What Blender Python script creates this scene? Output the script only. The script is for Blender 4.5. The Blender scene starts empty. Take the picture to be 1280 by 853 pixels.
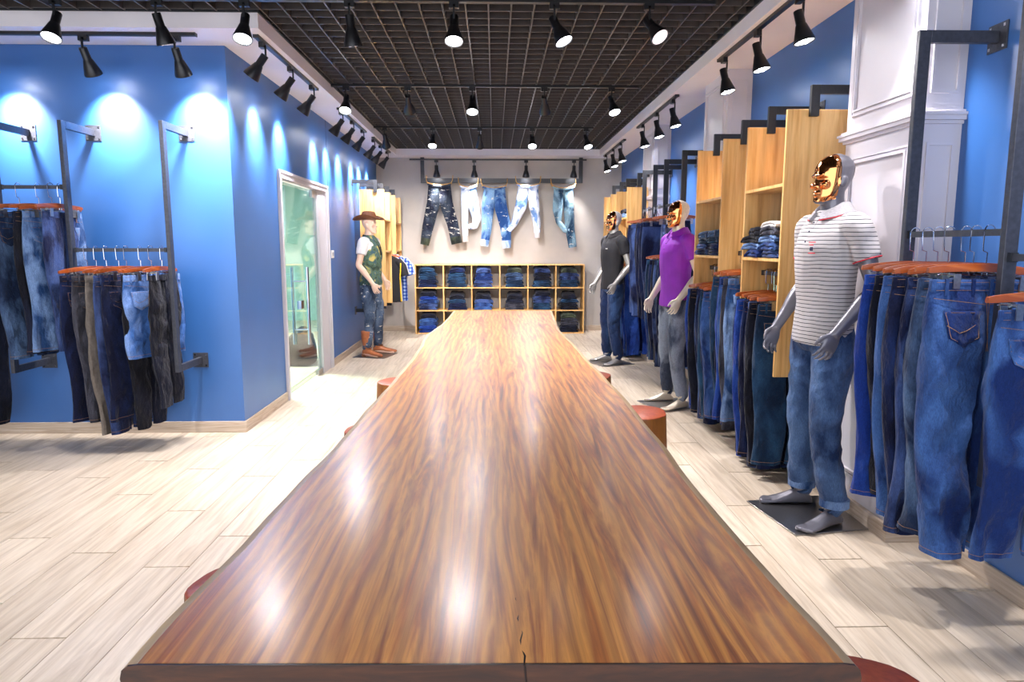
import bpy, bmesh, math, random
from mathutils import Vector, Matrix, noise
random.seed(7)
C = bpy.context.scene.collection
S = bpy.context.scene
PI = math.pi

# ------------------------------------------------------------------ camera, light, exposure
cam_d = bpy.data.cameras.new('camera'); cam = bpy.data.objects.new('camera', cam_d); C.objects.link(cam)
cam_d.sensor_width = 36; cam_d.lens = 36*860/1280; cam_d.clip_start = 0.05
cam.location = (0, 0, 1.4)
cam.rotation_euler = (math.radians(90-7.911), 0, math.radians(-1.4515))
S.camera = cam
world = bpy.data.worlds.new('world'); S.world = world; world.use_nodes = True
bg = world.node_tree.nodes['Background']; bg.inputs[0].default_value = (0.86, 0.90, 1.0, 1); bg.inputs[1].default_value = 1.5
S.view_settings.view_transform = 'Standard'; S.view_settings.look = 'None'
S.view_settings.gamma = 1; S.view_settings.use_curve_mapping = False
S.view_settings.exposure = 1.3
WALL_W, GRID_W, RIGHT_W, BACK_W = 80, 80, 50, 45        # watts of the shop's spotlights by row

# ------------------------------------------------------------------ materials
def nodes(name):
    m = bpy.data.materials.new(name); m.use_nodes = True
    nt = m.node_tree; return m, nt, nt.nodes['Principled BSDF']
def rgb(h, g=2.2):
    h = h.lstrip('#'); return tuple((int(h[i:i+2], 16)/255)**g for i in (0, 2, 4)) + (1,)
def mat(name, col, rough=.5, metal=0, spec=.5, coat=0, nscale=0, namt=.15, bump=0, emit=None, es=0, stretch=(1,1,1)):
    m, nt, b = nodes(name)
    c = rgb(col) if isinstance(col, str) else col
    b.inputs['Base Color'].default_value = c
    b.inputs['Roughness'].default_value = rough; b.inputs['Metallic'].default_value = metal
    b.inputs['Specular IOR Level'].default_value = spec; b.inputs['Coat Weight'].default_value = coat
    b.inputs['Coat Roughness'].default_value = .15
    if emit:
        b.inputs['Emission Color'].default_value = rgb(emit); b.inputs['Emission Strength'].default_value = es
    if nscale:
        tc = nt.nodes.new('ShaderNodeTexCoord'); mp = nt.nodes.new('ShaderNodeMapping'); mp.inputs['Scale'].default_value = stretch
        n = nt.nodes.new('ShaderNodeTexNoise'); n.inputs['Scale'].default_value = nscale; n.inputs['Detail'].default_value = 5
        r = nt.nodes.new('ShaderNodeValToRGB'); L = nt.links.new
        L(tc.outputs['Object'], mp.inputs[0]); L(mp.outputs[0], n.inputs['Vector']); L(n.outputs['Fac'], r.inputs[0])
        r.color_ramp.elements[0].position = .3; r.color_ramp.elements[1].position = .7
        r.color_ramp.elements[0].color = tuple(x*(1-namt) for x in c[:3])+(1,)
        r.color_ramp.elements[1].color = tuple(min(1, x*(1+namt)) for x in c[:3])+(1,)
        L(r.outputs[0], b.inputs['Base Color'])
        if bump:
            bp = nt.nodes.new('ShaderNodeBump'); bp.inputs['Strength'].default_value = bump; bp.inputs['Distance'].default_value = .01
            L(n.outputs['Fac'], bp.inputs['Height']); L(bp.outputs[0], b.inputs['Normal'])
    return m
def wood(name, cols, sc=(14, 1.2, 14), rough=.35, dist=3, coat=0, rnd=.0, fine=60, bump=.05, figure=False, finemix=.3):
    m, nt, b = nodes(name); L = nt.links.new; N = nt.nodes.new
    tc = N('ShaderNodeTexCoord'); mp = N('ShaderNodeMapping'); mp.inputs['Scale'].default_value = sc
    L(tc.outputs['Object'], mp.inputs[0])
    if rnd:
        oi = N('ShaderNodeObjectInfo'); cb = N('ShaderNodeCombineXYZ'); mm = N('ShaderNodeMath'); mm.operation = 'MULTIPLY'; mm.inputs[1].default_value = 37
        L(oi.outputs['Random'], mm.inputs[0]); L(mm.outputs[0], cb.inputs[0]); L(mm.outputs[0], cb.inputs[1]); L(cb.outputs[0], mp.inputs['Location'])
    n = N('ShaderNodeTexNoise'); n.inputs['Scale'].default_value = 1; n.inputs['Detail'].default_value = 8; n.inputs['Distortion'].default_value = dist; n.inputs['Roughness'].default_value = .6
    L(mp.outputs[0], n.inputs['Vector'])
    r = N('ShaderNodeValToRGB'); L(n.outputs['Fac'], r.inputs[0])
    el = r.color_ramp.elements; k = len(cols)
    el[0].position = .3; el[0].color = rgb(cols[0]); el[1].position = .72; el[1].color = rgb(cols[-1])
    for i in range(1, k-1):
        e = el.new(.3+.42*i/(k-1)); e.color = rgb(cols[i])
    n2 = N('ShaderNodeTexNoise'); n2.inputs['Scale'].default_value = fine; n2.inputs['Detail'].default_value = 3
    mp2 = N('ShaderNodeMapping'); mp2.inputs['Scale'].default_value = tuple(s/max(sc) for s in sc); L(tc.outputs['Object'], mp2.inputs[0]); L(mp2.outputs[0], n2.inputs['Vector'])
    mx = N('ShaderNodeMix'); mx.data_type = 'RGBA'; mx.blend_type = 'MULTIPLY'; mx.inputs[0].default_value = finemix
    r2 = N('ShaderNodeValToRGB'); r2.color_ramp.elements[0].position = .35; r2.color_ramp.elements[0].color = (.45,.4,.36,1); r2.color_ramp.elements[1].position = .6
    L(n2.outputs['Fac'], r2.inputs[0]); L(r.outputs[0], mx.inputs[6]); L(r2.outputs[0], mx.inputs[7])
    out = mx.outputs[2]
    if figure:   # broad swirling figure across a slab: rings of a wave warped by noise
        w = N('ShaderNodeTexWave'); w.wave_type = 'BANDS'; w.bands_direction = 'X'; w.inputs['Scale'].default_value = 6.5; w.inputs['Distortion'].default_value = 7; w.inputs['Detail'].default_value = 4; w.inputs['Detail Scale'].default_value = .8
        mp3 = N('ShaderNodeMapping'); mp3.inputs['Scale'].default_value = (1.6, .42, 1); L(tc.outputs['Object'], mp3.inputs[0]); L(mp3.outputs[0], w.inputs['Vector'])
        r3 = N('ShaderNodeValToRGB'); r3.color_ramp.elements[0].color = (.60,.50,.44,1); r3.color_ramp.elements[0].position = .05; r3.color_ramp.elements[1].color = (1.0,.98,.95,1); r3.color_ramp.elements[1].position = .75
        L(w.outputs['Fac'], r3.inputs[0])
        m3 = N('ShaderNodeMix'); m3.data_type = 'RGBA'; m3.blend_type = 'MULTIPLY'; m3.inputs[0].default_value = .7
        L(out, m3.inputs[6]); L(r3.outputs[0], m3.inputs[7]); out = m3.outputs[2]
    if rnd:
        hs = N('ShaderNodeHueSaturation'); mr = N('ShaderNodeMapRange'); mr.inputs[3].default_value = 1-rnd; mr.inputs[4].default_value = 1+rnd
        L(oi.outputs['Random'], mr.inputs[0]); L(mr.outputs[0], hs.inputs['Value']); L(out, hs.inputs['Color']); out = hs.outputs[0]
    L(out, b.inputs['Base Color']); b.inputs['Roughness'].default_value = rough; b.inputs['Coat Weight'].default_value = coat; b.inputs['Coat Roughness'].default_value = .2
    if bump:
        bp = N('ShaderNodeBump'); bp.inputs['Strength'].default_value = bump; bp.inputs['Distance'].default_value = .004
        L(n.outputs['Fac'], bp.inputs['Height']); L(bp.outputs[0], b.inputs['Normal'])
    return m
def denim(name, dark, light, amt=.5, rips=0, rip='#d8d2c0'):
    m, nt, b = nodes(name); L = nt.links.new; N = nt.nodes.new
    tc = N('ShaderNodeTexCoord'); oi = N('ShaderNodeObjectInfo')
    cb = N('ShaderNodeCombineXYZ'); mm = N('ShaderNodeMath'); mm.operation = 'MULTIPLY'; mm.inputs[1].default_value = 23
    L(oi.outputs['Random'], mm.inputs[0]); L(mm.outputs[0], cb.inputs[0]); L(mm.outputs[0], cb.inputs[2])
    mp = N('ShaderNodeMapping'); mp.inputs['Scale'].default_value = (5, 5, 2.6); L(tc.outputs['Object'], mp.inputs[0]); L(cb.outputs[0], mp.inputs['Location'])
    n = N('ShaderNodeTexNoise'); n.inputs['Scale'].default_value = 1; n.inputs['Detail'].default_value = 6; n.inputs['Distortion'].default_value = .6; L(mp.outputs[0], n.inputs['Vector'])
    r = N('ShaderNodeValToRGB'); e = r.color_ramp.elements
    e[0].position = .42; e[0].color = rgb(dark); e[1].position = .42+.42*(1.2-amt); e[1].color = rgb(light); L(n.outputs['Fac'], r.inputs[0])
    mp2 = N('ShaderNodeMapping'); mp2.inputs['Scale'].default_value = (420, 420, 70); L(tc.outputs['Object'], mp2.inputs[0])
    n2 = N('ShaderNodeTexNoise'); n2.inputs['Scale'].default_value = 1; n2.inputs['Detail'].default_value = 3; L(mp2.outputs[0], n2.inputs['Vector'])
    r2 = N('ShaderNodeValToRGB'); r2.color_ramp.elements[0].position = .3; r2.color_ramp.elements[0].color = (.62,.62,.66,1); r2.color_ramp.elements[1].position = .72; r2.color_ramp.elements[1].color = (1.3,1.3,1.3,1)
    L(n2.outputs['Fac'], r2.inputs[0])
    mx = N('ShaderNodeMix'); mx.data_type = 'RGBA'; mx.blend_type = 'MULTIPLY'; mx.inputs[0].default_value = .8
    L(r.outputs[0], mx.inputs[6]); L(r2.outputs[0], mx.inputs[7]); out = mx.outputs[2]
    if rips:
        mp3 = N('ShaderNodeMapping'); mp3.inputs['Scale'].default_value = (9, 9, 22); L(tc.outputs['Object'], mp3.inputs[0]); L(cb.outputs[0], mp3.inputs['Location'])
        n3 = N('ShaderNodeTexNoise'); n3.inputs['Scale'].default_value = 1; n3.inputs['Detail'].default_value = 6; n3.inputs['Roughness'].default_value = .7; L(mp3.outputs[0], n3.inputs['Vector'])
        r3 = N('ShaderNodeValToRGB'); r3.color_ramp.elements[0].position = .66-rips*.2; r3.color_ramp.elements[1].position = .70-rips*.18; L(n3.outputs['Fac'], r3.inputs[0])
        m3 = N('ShaderNodeMix'); m3.data_type = 'RGBA'; L(r3.outputs[0], m3.inputs[0]); L(out, m3.inputs[6]); m3.inputs[7].default_value = rgb(rip); out = m3.outputs[2]
    L(out, b.inputs['Base Color']); b.inputs['Roughness'].default_value = .85; b.inputs['Specular IOR Level'].default_value = .25
    b.inputs['Sheen Weight'].default_value = .08
    n4 = N('ShaderNodeTexNoise'); n4.inputs['Scale'].default_value = 1; n4.inputs['Detail'].default_value = 5
    mp4 = N('ShaderNodeMapping'); mp4.inputs['Scale'].default_value = (13, 13, 8); L(tc.outputs['Object'], mp4.inputs[0]); L(cb.outputs[0], mp4.inputs['Location']); L(mp4.outputs[0], n4.inputs['Vector'])
    bp = N('ShaderNodeBump'); bp.inputs['Strength'].default_value = 1.0; bp.inputs['Distance'].default_value = .035
    bp2 = N('ShaderNodeBump'); bp2.inputs['Strength'].default_value = .35; bp2.inputs['Distance'].default_value = .003
    L(n4.outputs['Fac'], bp.inputs['Height']); L(n2.outputs['Fac'], bp2.inputs['Height']); L(bp.outputs[0], bp2.inputs['Normal']); L(bp2.outputs[0], b.inputs['Normal'])
    return m
M = {}
M['blue'] = mat('blue_paint', (.025, .121, .37, 1), .42, spec=.8, nscale=3, namt=.05)
M['concrete'] = mat('grey_concrete_paint', '#b0aaa2', .75, nscale=2.2, namt=.10, bump=.1)
M['white'] = mat('white_paint', '#c9c5cb', .45, nscale=4, namt=.02)
M['soffit'] = mat('soffit_paint', '#e0dce0', .7, nscale=3, namt=.03)
M['base'] = wood('baseboard_wood', ['#a8947e', '#bfae9a', '#cdbfae'], (1.5, 1.5, 30), .5)
M['plank'] = wood('pale_oak_plank', ['#c0ae96', '#d0bfa8', '#dccdb8', '#cfbea6'], (22, 1.3, 5), .34, 1.4, rnd=.05, fine=40, bump=.06)
M['joint'] = mat('plank_joint', '#998a78', .8, nscale=8)
M['slab'] = wood('varnished_walnut_slab', ['#84400f', '#cc7322', '#f0a043', '#c06a22', '#7c3c10'], (16, .8, 9), .36, 1.6, coat=.35, fine=46, bump=.02, figure=True)
M['slab_edge'] = wood('dark_slab_end_grain', ['#241107', '#3c1f0e', '#4c2a14'], (6, 6, 30), .4, 2, coat=.3)
M['sap'] = wood('pale_sapwood', ['#b8935f', '#dabb8c', '#cba877'], (10, 1, 10), .4, 1.5)
M['crack'] = mat('dark_crack_filler', '#241208', .6, nscale=40)
M['pine'] = wood('golden_pine_board', ['#c18d4c', '#d9a763', '#e3b674', '#cf9a56'], (26, 26, 1.6), .42, .5, rnd=.05, fine=30, bump=.02)
M['black'] = mat('black_powder_coated_steel', '#26282c', .45, nscale=60, namt=.15)
M['steel'] = mat('dark_grey_steel', '#44464e', .42, metal=.3, nscale=60, namt=.2)
M['lampblack'] = mat('black_lamp_housing', '#1d1d1f', .35, nscale=30)
M['grid'] = mat('black_ceiling_grille', '#474240', .4, nscale=20)
M['plenum'] = mat('dark_plenum', '#141312', .9, nscale=3)
M['lens'] = mat('lit_led', '#ffffff', .3, emit='#f4f6ff', es=28, nscale=5)
M['dim_lens'] = mat('unlit_led', '#d8c8cc', .2, emit='#f0e4e8', es=.6, nscale=5)
M['glow'] = mat('lit_lens', '#9a9aa2', .2, emit='#f4f6ff', es=3.5, nscale=5)
M['chrome'] = mat('chrome', '#dcdce0', .12, metal=1, nscale=5, namt=.03)
M['brushed'] = mat('brushed_steel', '#a9a7a6', .3, metal=1, nscale=90, namt=.15, stretch=(1, 12, 1))
M['hangwood'] = wood('red_brown_hanger_wood', ['#8a3f1c', '#a95426', '#bb6934'], (3, 30, 30), .3, 1, coat=.4)
M['tan'] = mat('tan_thread', '#8e6c50', .7, nscale=90)
M['patch'] = mat('tan_leather_patch', '#a4784c', .6, nscale=50)
M['grey'] = mat('graphite_satin_plastic', '#6d6c74', .33, metal=.35, nscale=30, namt=.04)
M['silver'] = mat('silver_satin_plastic', '#a9a59f', .28, metal=.5, nscale=30, namt=.04)
M['ivory'] = mat('pearl_ivory_plastic', '#d6c9b4', .28, metal=.25, nscale=30, namt=.04)
M['skin'] = mat('pale_flesh_plastic', '#d9b49c', .5, nscale=30, namt=.04)
M['mask'] = mat('rose_gold_chrome', '#e0935c', .06, metal=1, nscale=6, namt=.05)
M['purple'] = mat('purple_jersey', '#8a22b0', .6, nscale=9, namt=.12, bump=.25)
M['blackshirt'] = mat('black_jersey', '#1c1b1f', .75, nscale=9, namt=.2, bump=.25)
M['whitecloth'] = mat('white_cotton', '#cbc8c6', .8, nscale=12, namt=.04, bump=.2)
M['greycollar'] = mat('light_grey_rib_collar', '#9c9a9e', .8, nscale=90, namt=.1, bump=.3)
M['red'] = mat('red_piping', '#c22a38', .7, nscale=60)
M['navy'] = mat('navy_thread', '#252a48', .7, nscale=60)
M['hat'] = mat('brown_felt_leather', '#7a4a2a', .6, nscale=30, namt=.2, bump=.1)
M['boot'] = mat('tan_boot_leather', '#a4613a', .4, nscale=25, namt=.2, bump=.1)
M['stump'] = wood('red_brown_stump', ['#86381a', '#ad5028', '#963f1e'], (9, 9, 2), .4, 2.5, coat=.35)
M['stumpside'] = wood('ochre_stump_side', ['#6a3f16', '#915c22', '#7d4c1c'], (14, 14, 1.4), .5, 1.5)
M['rope'] = mat('jute_rope', '#c0955a', .9, nscale=120, namt=.3, bump=.4)
M['plastic'] = mat('white_switch_plastic', '#e9e6e0', .4, nscale=9, namt=.02)
M['yellow'] = mat('yellow_trim', '#e0b21c', .7, nscale=40)
M['blacktag'] = mat('black_fabric', '#131317', .85, nscale=12, namt=.2, bump=.3)
M['khaki'] = mat('grey_khaki_twill', '#6f675f', .85, nscale=40, namt=.2, bump=.3)
M['roomgreen'] = mat('pale_green_wall', '#a9c9bd', .7, nscale=3, namt=.03)
M['shopwall'] = mat('off_white_wall', '#e6e4e6', .8, nscale=3, namt=.03)
def camo():
    m, nt, b = nodes('olive_patchy_print'); L = nt.links.new; N = nt.nodes.new
    tc = N('ShaderNodeTexCoord'); n = N('ShaderNodeTexNoise'); n.inputs['Scale'].default_value = 9; n.inputs['Detail'].default_value = 3; n.inputs['Distortion'].default_value = .6
    L(tc.outputs['Object'], n.inputs['Vector']); r = N('ShaderNodeValToRGB'); L(n.outputs['Fac'], r.inputs[0])
    e = r.color_ramp.elements; e[0].position = .35; e[0].color = rgb('#27362c'); e[1].position = .66; e[1].color = rgb('#b5a05c')
    for p, c in ((.45, '#4d6450'), (.52, '#2c4a58'), (.58, '#7d8350')):
        x = e.new(p); x.color = rgb(c)
    L(r.outputs[0], b.inputs['Base Color']); b.inputs['Roughness'].default_value = .85; return m
M['camo'] = camo()
def striped(name, base, line, pitch, width, axis=2, line2=None):
    m, nt, b = nodes(name); L = nt.links.new; N = nt.nodes.new
    tc = N('ShaderNodeTexCoord'); sp = N('ShaderNodeSeparateXYZ'); L(tc.outputs['Object'], sp.inputs[0])
    nz = N('ShaderNodeTexNoise'); nz.inputs['Scale'].default_value = 5; L(tc.outputs['Object'], nz.inputs['Vector'])
    a = N('ShaderNodeMath'); a.operation = 'MULTIPLY_ADD'; a.inputs[1].default_value = .02; L(nz.outputs['Fac'], a.inputs[0]); L(sp.outputs[axis], a.inputs[2])
    d = N('ShaderNodeMath'); d.operation = 'DIVIDE'; d.inputs[1].default_value = pitch; L(a.outputs[0], d.inputs[0])
    f = N('ShaderNodeMath'); f.operation = 'FRACT'; L(d.outputs[0], f.inputs[0])
    g = N('ShaderNodeMath'); g.operation = 'LESS_THAN'; g.inputs[1].default_value = width; L(f.outputs[0], g.inputs[0])
    mx = N('ShaderNodeMix'); mx.data_type = 'RGBA'; L(g.outputs[0], mx.inputs[0]); mx.inputs[6].default_value = rgb(base); mx.inputs[7].default_value = rgb(line)
    out = mx.outputs[2]
    if line2:
        d2 = N('ShaderNodeMath'); d2.operation = 'DIVIDE'; d2.inputs[1].default_value = pitch; L(sp.outputs[0], d2.inputs[0])
        f2 = N('ShaderNodeMath'); f2.operation = 'FRACT'; L(d2.outputs[0], f2.inputs[0])
        g2 = N('ShaderNodeMath'); g2.operation = 'LESS_THAN'; g2.inputs[1].default_value = width; L(f2.outputs[0], g2.inputs[0])
        m2 = N('ShaderNodeMix'); m2.data_type = 'RGBA'; m2.blend_type = 'MULTIPLY'; L(g2.outputs[0], m2.inputs[0]); L(out, m2.inputs[6]); m2.inputs[7].default_value = rgb(line2); out = m2.outputs[2]
    L(out, b.inputs['Base Color']); b.inputs['Roughness'].default_value = .8; b.inputs['Specular IOR Level'].default_value = .2
    return m
M['stripe'] = striped('white_jersey_with_navy_stripes', '#bdb9b8', '#25232e', .0195, .17)
M['plaid'] = striped('blue_plaid_cotton', '#8fa3c8', '#3c5aa0', .05, .45, line2='#5a78b4')
def glass():
    m = bpy.data.materials.new('green_tinted_glass'); m.use_nodes = True; nt = m.node_tree; nt.nodes.clear(); N = nt.nodes.new; L = nt.links.new
    o = N('ShaderNodeOutputMaterial'); g = N('ShaderNodeBsdfGlossy'); g.inputs['Roughness'].default_value = .02
    t = N('ShaderNodeBsdfTransparent'); t.inputs[0].default_value = (.80, .92, .87, 1); lw = N('ShaderNodeLayerWeight'); lw.inputs[0].default_value = .5; fr = N('ShaderNodeMath'); fr.operation = 'POWER'; fr.inputs[1].default_value = 4; L(lw.outputs['Facing'], fr.inputs[0])
    mx = N('ShaderNodeMixShader'); L(fr.outputs[0], mx.inputs[0]); L(t.outputs[0], mx.inputs[1]); L(g.outputs[0], mx.inputs[2]); L(mx.outputs[0], o.inputs[0])
    return m
M['glass'] = glass()
# denim shades: (dark, light, fade amount)
DEN = {'dark indigo': ('#0c1430', '#1d2f5c', .45), 'mid blue': ('#152c5e', '#41639c', .75), 'bright blue': ('#18347e', '#2f55ab', .5),
       'ink black': ('#0d0f1a', '#1d2338', .4), 'faded blue': ('#23426f', '#7391bd', .85), 'grey blue': ('#1c2c48', '#50698c', .8),
       'teal blue': ('#10263e', '#2a4c6c', .6), 'slate': ('#2c2d36', '#55555f', .6), 'washed navy': ('#111b3c', '#43588a', .8),
       'pale blue': ('#6a8cbc', '#dbe8f8', .9), 'olive black': ('#1a201f', '#4c5442', .6)}
for k, (a, b_, c) in DEN.items(): M[k] = denim(k.replace(' ', '_')+'_denim', a, b_, c)
M['grey khaki'] = M['khaki']; M['light wash shorts'] = denim('shorts_denim', '#3c64a4', '#7ea0dc', .8)
M['ripped black'] = denim('ripped_black_denim', '#12182a', '#3c4650', .6, rips=.38)
M['ripped light'] = denim('ripped_light_denim', '#6688b8', '#e2ecfa', 1.0, rips=.3)
M['ripped mid'] = denim('ripped_mid_denim', '#23477c', '#7fa6cc', .8, rips=.25)
M['ripped teal'] = denim('ripped_teal_denim', '#224058', '#8fb4c4', .9, rips=.3)
M['mann_jeans'] = denim('mannequin_blue_denim', '#1d3154', '#4c678f', .8)
M['mann_grey'] = denim('mannequin_grey_denim', '#3c4456', '#858d9c', .9)
M['mann_navy'] = denim('mannequin_navy_denim', '#18284a', '#32496e', .7)

# ------------------------------------------------------------------ helpers
def tag(o, label=None, cat=None, group=None, kind=None):
    for k, v in (('label', label), ('category', cat), ('group', group), ('kind', kind)):
        if v: o[k] = v
    return o
class MB:
    def __init__(s): s.v = []; s.f = []
    def add(s, vs, fs, T=None):
        n = len(s.v); s.v += [tuple(T @ Vector(p)) if T else tuple(p) for p in vs]; s.f += [tuple(i+n for i in f) for f in fs]; return s
    def box(s, x0, x1, y0, y1, z0, z1, T=None):
        return s.add([(x0,y0,z0),(x1,y0,z0),(x1,y1,z0),(x0,y1,z0),(x0,y0,z1),(x1,y0,z1),(x1,y1,z1),(x0,y1,z1)],
                     [(3,2,1,0),(4,5,6,7),(0,1,5,4),(1,2,6,5),(2,3,7,6),(3,0,4,7)], T)
    def loft(s, rings, caps=True, closed=True, T=None):
        vs = []; fs = []; n = len(rings[0])
        for r in rings: vs += list(r)
        for i in range(len(rings)-1):
            for j in range(n if closed else n-1):
                a = i*n+j; b = i*n+(j+1) % n; fs.append((a, b, b+n, a+n))
        if caps: fs.append(tuple(range(n-1, -1, -1))); fs.append(tuple(range((len(rings)-1)*n, len(rings)*n)))
        return s.add(vs, fs, T)
    def tube(s, pts, r, n=8, T=None):
        pts = [Vector(p) for p in pts]; rr = r if isinstance(r, (list, tuple)) else [r]*len(pts); rings = []; prev = None
        for i, p in enumerate(pts):
            d = (pts[min(i+1, len(pts)-1)]-pts[max(i-1, 0)]).normalized()
            u = (prev - d*prev.dot(d)) if prev is not None else d.orthogonal()
            u = u.normalized() if u.length > 1e-5 else d.orthogonal().normalized(); w = d.cross(u); prev = u
            rings.append([p + (u*math.cos(2*PI*k/n)+w*math.sin(2*PI*k/n))*rr[i] for k in range(n)])
        return s.loft(rings, T=T)
    def lathe(s, prof, n=20, T=None):
        return s.loft([[(r*math.cos(2*PI*k/n), r*math.sin(2*PI*k/n), z) for k in range(n)] for r, z in prof], T=T)
    def ell(s, c, r, n=12, m=8, T=None):
        return s.loft([[(c[0]+r[0]*math.sin(PI*i/m)*math.cos(2*PI*k/n), c[1]+r[1]*math.sin(PI*i/m)*math.sin(2*PI*k/n), c[2]-r[2]*math.cos(PI*i/m)) for k in range(n)] for i in [.12]+list(range(1, m))+[m-.12]], T=T)
    def mesh(s, name, smooth=False):
        me = bpy.data.meshes.new(name); me.from_pydata(s.v, [], s.f); me.update()
        bm = bmesh.new(); bm.from_mesh(me); bmesh.ops.recalc_face_normals(bm, faces=bm.faces); bm.to_mesh(me); bm.free()
        if smooth:
            for p in me.polygons: p.use_smooth = True
            me.set_sharp_from_angle(angle=math.radians(45))
        return me
    def build(s, name, m, parent=None, smooth=False, **kw): return link(name, s.mesh(name, smooth), m, parent, **kw)
def link(name, me, m, parent=None, **kw):
    o = bpy.data.objects.new(name, me); C.objects.link(o)
    if m and not me.materials: me.materials.append(None)
    if m: o.material_slots[0].link = 'OBJECT'; o.material_slots[0].material = m
    if parent: o.parent = parent
    tag(o, **kw); return o
def bevel(o, w=.004, seg=2):
    b = o.modifiers.new('bevel', 'BEVEL'); b.width = w; b.segments = seg; b.limit_method = 'ANGLE'; return o
def thing(name, loc, rz=0, label=None, cat=None, group=None, kind=None):
    o = bpy.data.objects.new(name, None); C.objects.link(o); o.location = loc; o.rotation_euler = (0, 0, rz); o.empty_display_size = .1
    return tag(o, label, cat, group, kind)
def copy_tree(o, parent=None, swap=None):
    c = o.copy(); C.objects.link(c); c.parent = parent
    if swap and len(c.material_slots):
        k = c.material_slots[0].material
        if k in swap: c.material_slots[0].material = swap[k]
    for ch in list(o.children): copy_tree(ch, c, swap)
    return c
def struct(mb, name, m, smooth=False, parent=None):
    return mb.build(name, m, parent, smooth, kind='structure') if parent is None else mb.build(name, m, parent, smooth)
ORD = ['first', 'second', 'third', 'fourth', 'fifth', 'sixth', 'seventh', 'eighth', 'ninth', 'tenth']

# ------------------------------------------------------------------ the room
XL, XR, YB, YA, ZS, ZG = -1.89, 2.06, 11.35, 5.12, 2.79, 2.89
XG0, XG1, YG = -1.52, 1.65, 11.0
floor = struct(MB().box(-6, XR+.14, -1.5, YB+.15, -.08, -.006), 'floor', M['joint'])
pl = []
wv = MB().box(0, .1975, 0, 1.192, -.006, 0).mesh('plank')
for i in range(41):
    x = XR-.004-.2*(i+1); off = [0, .62, .3, .95, .45][i % 5]
    for j in range(-1, 11):
        y = off+1.2*j-1.0
        x0, x1 = max(x, -6), x+.1975; y0, y1 = max(y, -1.5), min(y+1.192, YB)
        if y1-y0 < .03: continue
        cy = (y0+y1)/2
        if x < XL-.25 and y0 > YA: continue
        vis = y1 > 1.0 and x+.2 > -cy*.85-.4 and not (x > -.35 and x < .25 and cy < 6)
        pl.append((0 if vis else 1, cy + abs(x)*.3, x0, x1, y0, y1))
pl.sort()
rest = MB()
for n, (v, _, x0, x1, y0, y1) in enumerate(pl):
    if n < 300 and v == 0:
        if abs(y1-y0-1.192) < .001: o = link('plank', wv, M['plank'], floor); o.location = (x0, y0, 0)
        else: o = MB().box(0, x1-x0, 0, y1-y0, -.006, 0).build('plank', M['plank'], floor); o.location = (x0, y0, 0)
    else: rest.box(x0, x1, y0, y1, -.006, 0)
rest.build('planks', M['plank'], floor, kind='stuff')

struct(MB().box(-6, XL, YA, YA+.12, 0, ZG+.4), 'wall_front_left', M['blue'])
wl = MB().box(XL-.13, XL, YA+.12, 6.25, 0, ZG+.4).box(XL-.13, XL, 7.87, YB, 0, ZG+.4).box(XL-.13, XL, 6.25, 7.87, 1.99, ZG+.4)
wall_left = struct(wl, 'wall_left', M['blue'])
MB().box(XL-.001, XL+.0015, 8.02, 8.028, .08, ZS).build('seam', M['navy'], wall_left)
struct(MB().box(XR, XR+.14, -1.5, YB, 0, ZG+.4), 'wall_right', M['blue'])
struct(MB().box(XL-.13, XR+.14, YB, YB+.14, 0, ZG+.4), 'wall_back', M['concrete'])
struct(MB().box(-6.14, -6, -1.5, YA+.12, 0, ZG+.4), 'wall_far_left', M['shopwall'])
struct(MB().box(-5.6, XL-.131, 13.0, 13.1, 0, 2.8).box(-5.7, -5.6, YA+.12, 13.1, 0, 2.8).box(XL-.231, XL-.131, YB+.0, 13.0, 0, 2.8), 'wall_fitting_room', M['roomgreen'])
struct(MB().box(-5.7, XL-.131, YA+.12, 13.1, 2.7, 2.8), 'ceiling_fitting_room', M['white'])
struct(MB().box(-5.6, XL-.13, YA+.12, 13, -.05, 0), 'floor_fitting_room', M['plank'])
def board(name, x0, x1, y0, y1): bevel(struct(MB().box(x0, x1, y0, y1, 0, .085), name, M['base']), .003)
board('baseboard_front_left', -6, XL+.014, YA-.014, YA)
board('baseboard_left_near', XL, XL+.014, YA, 6.17)
board('baseboard_left_far', XL, XL+.014, 7.95, YB)
board('baseboard_back', XL+.014, XR, YB-.014, YB)
board('baseboard_far_left', -6, -5.986, -1.5, YA-.014)

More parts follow.
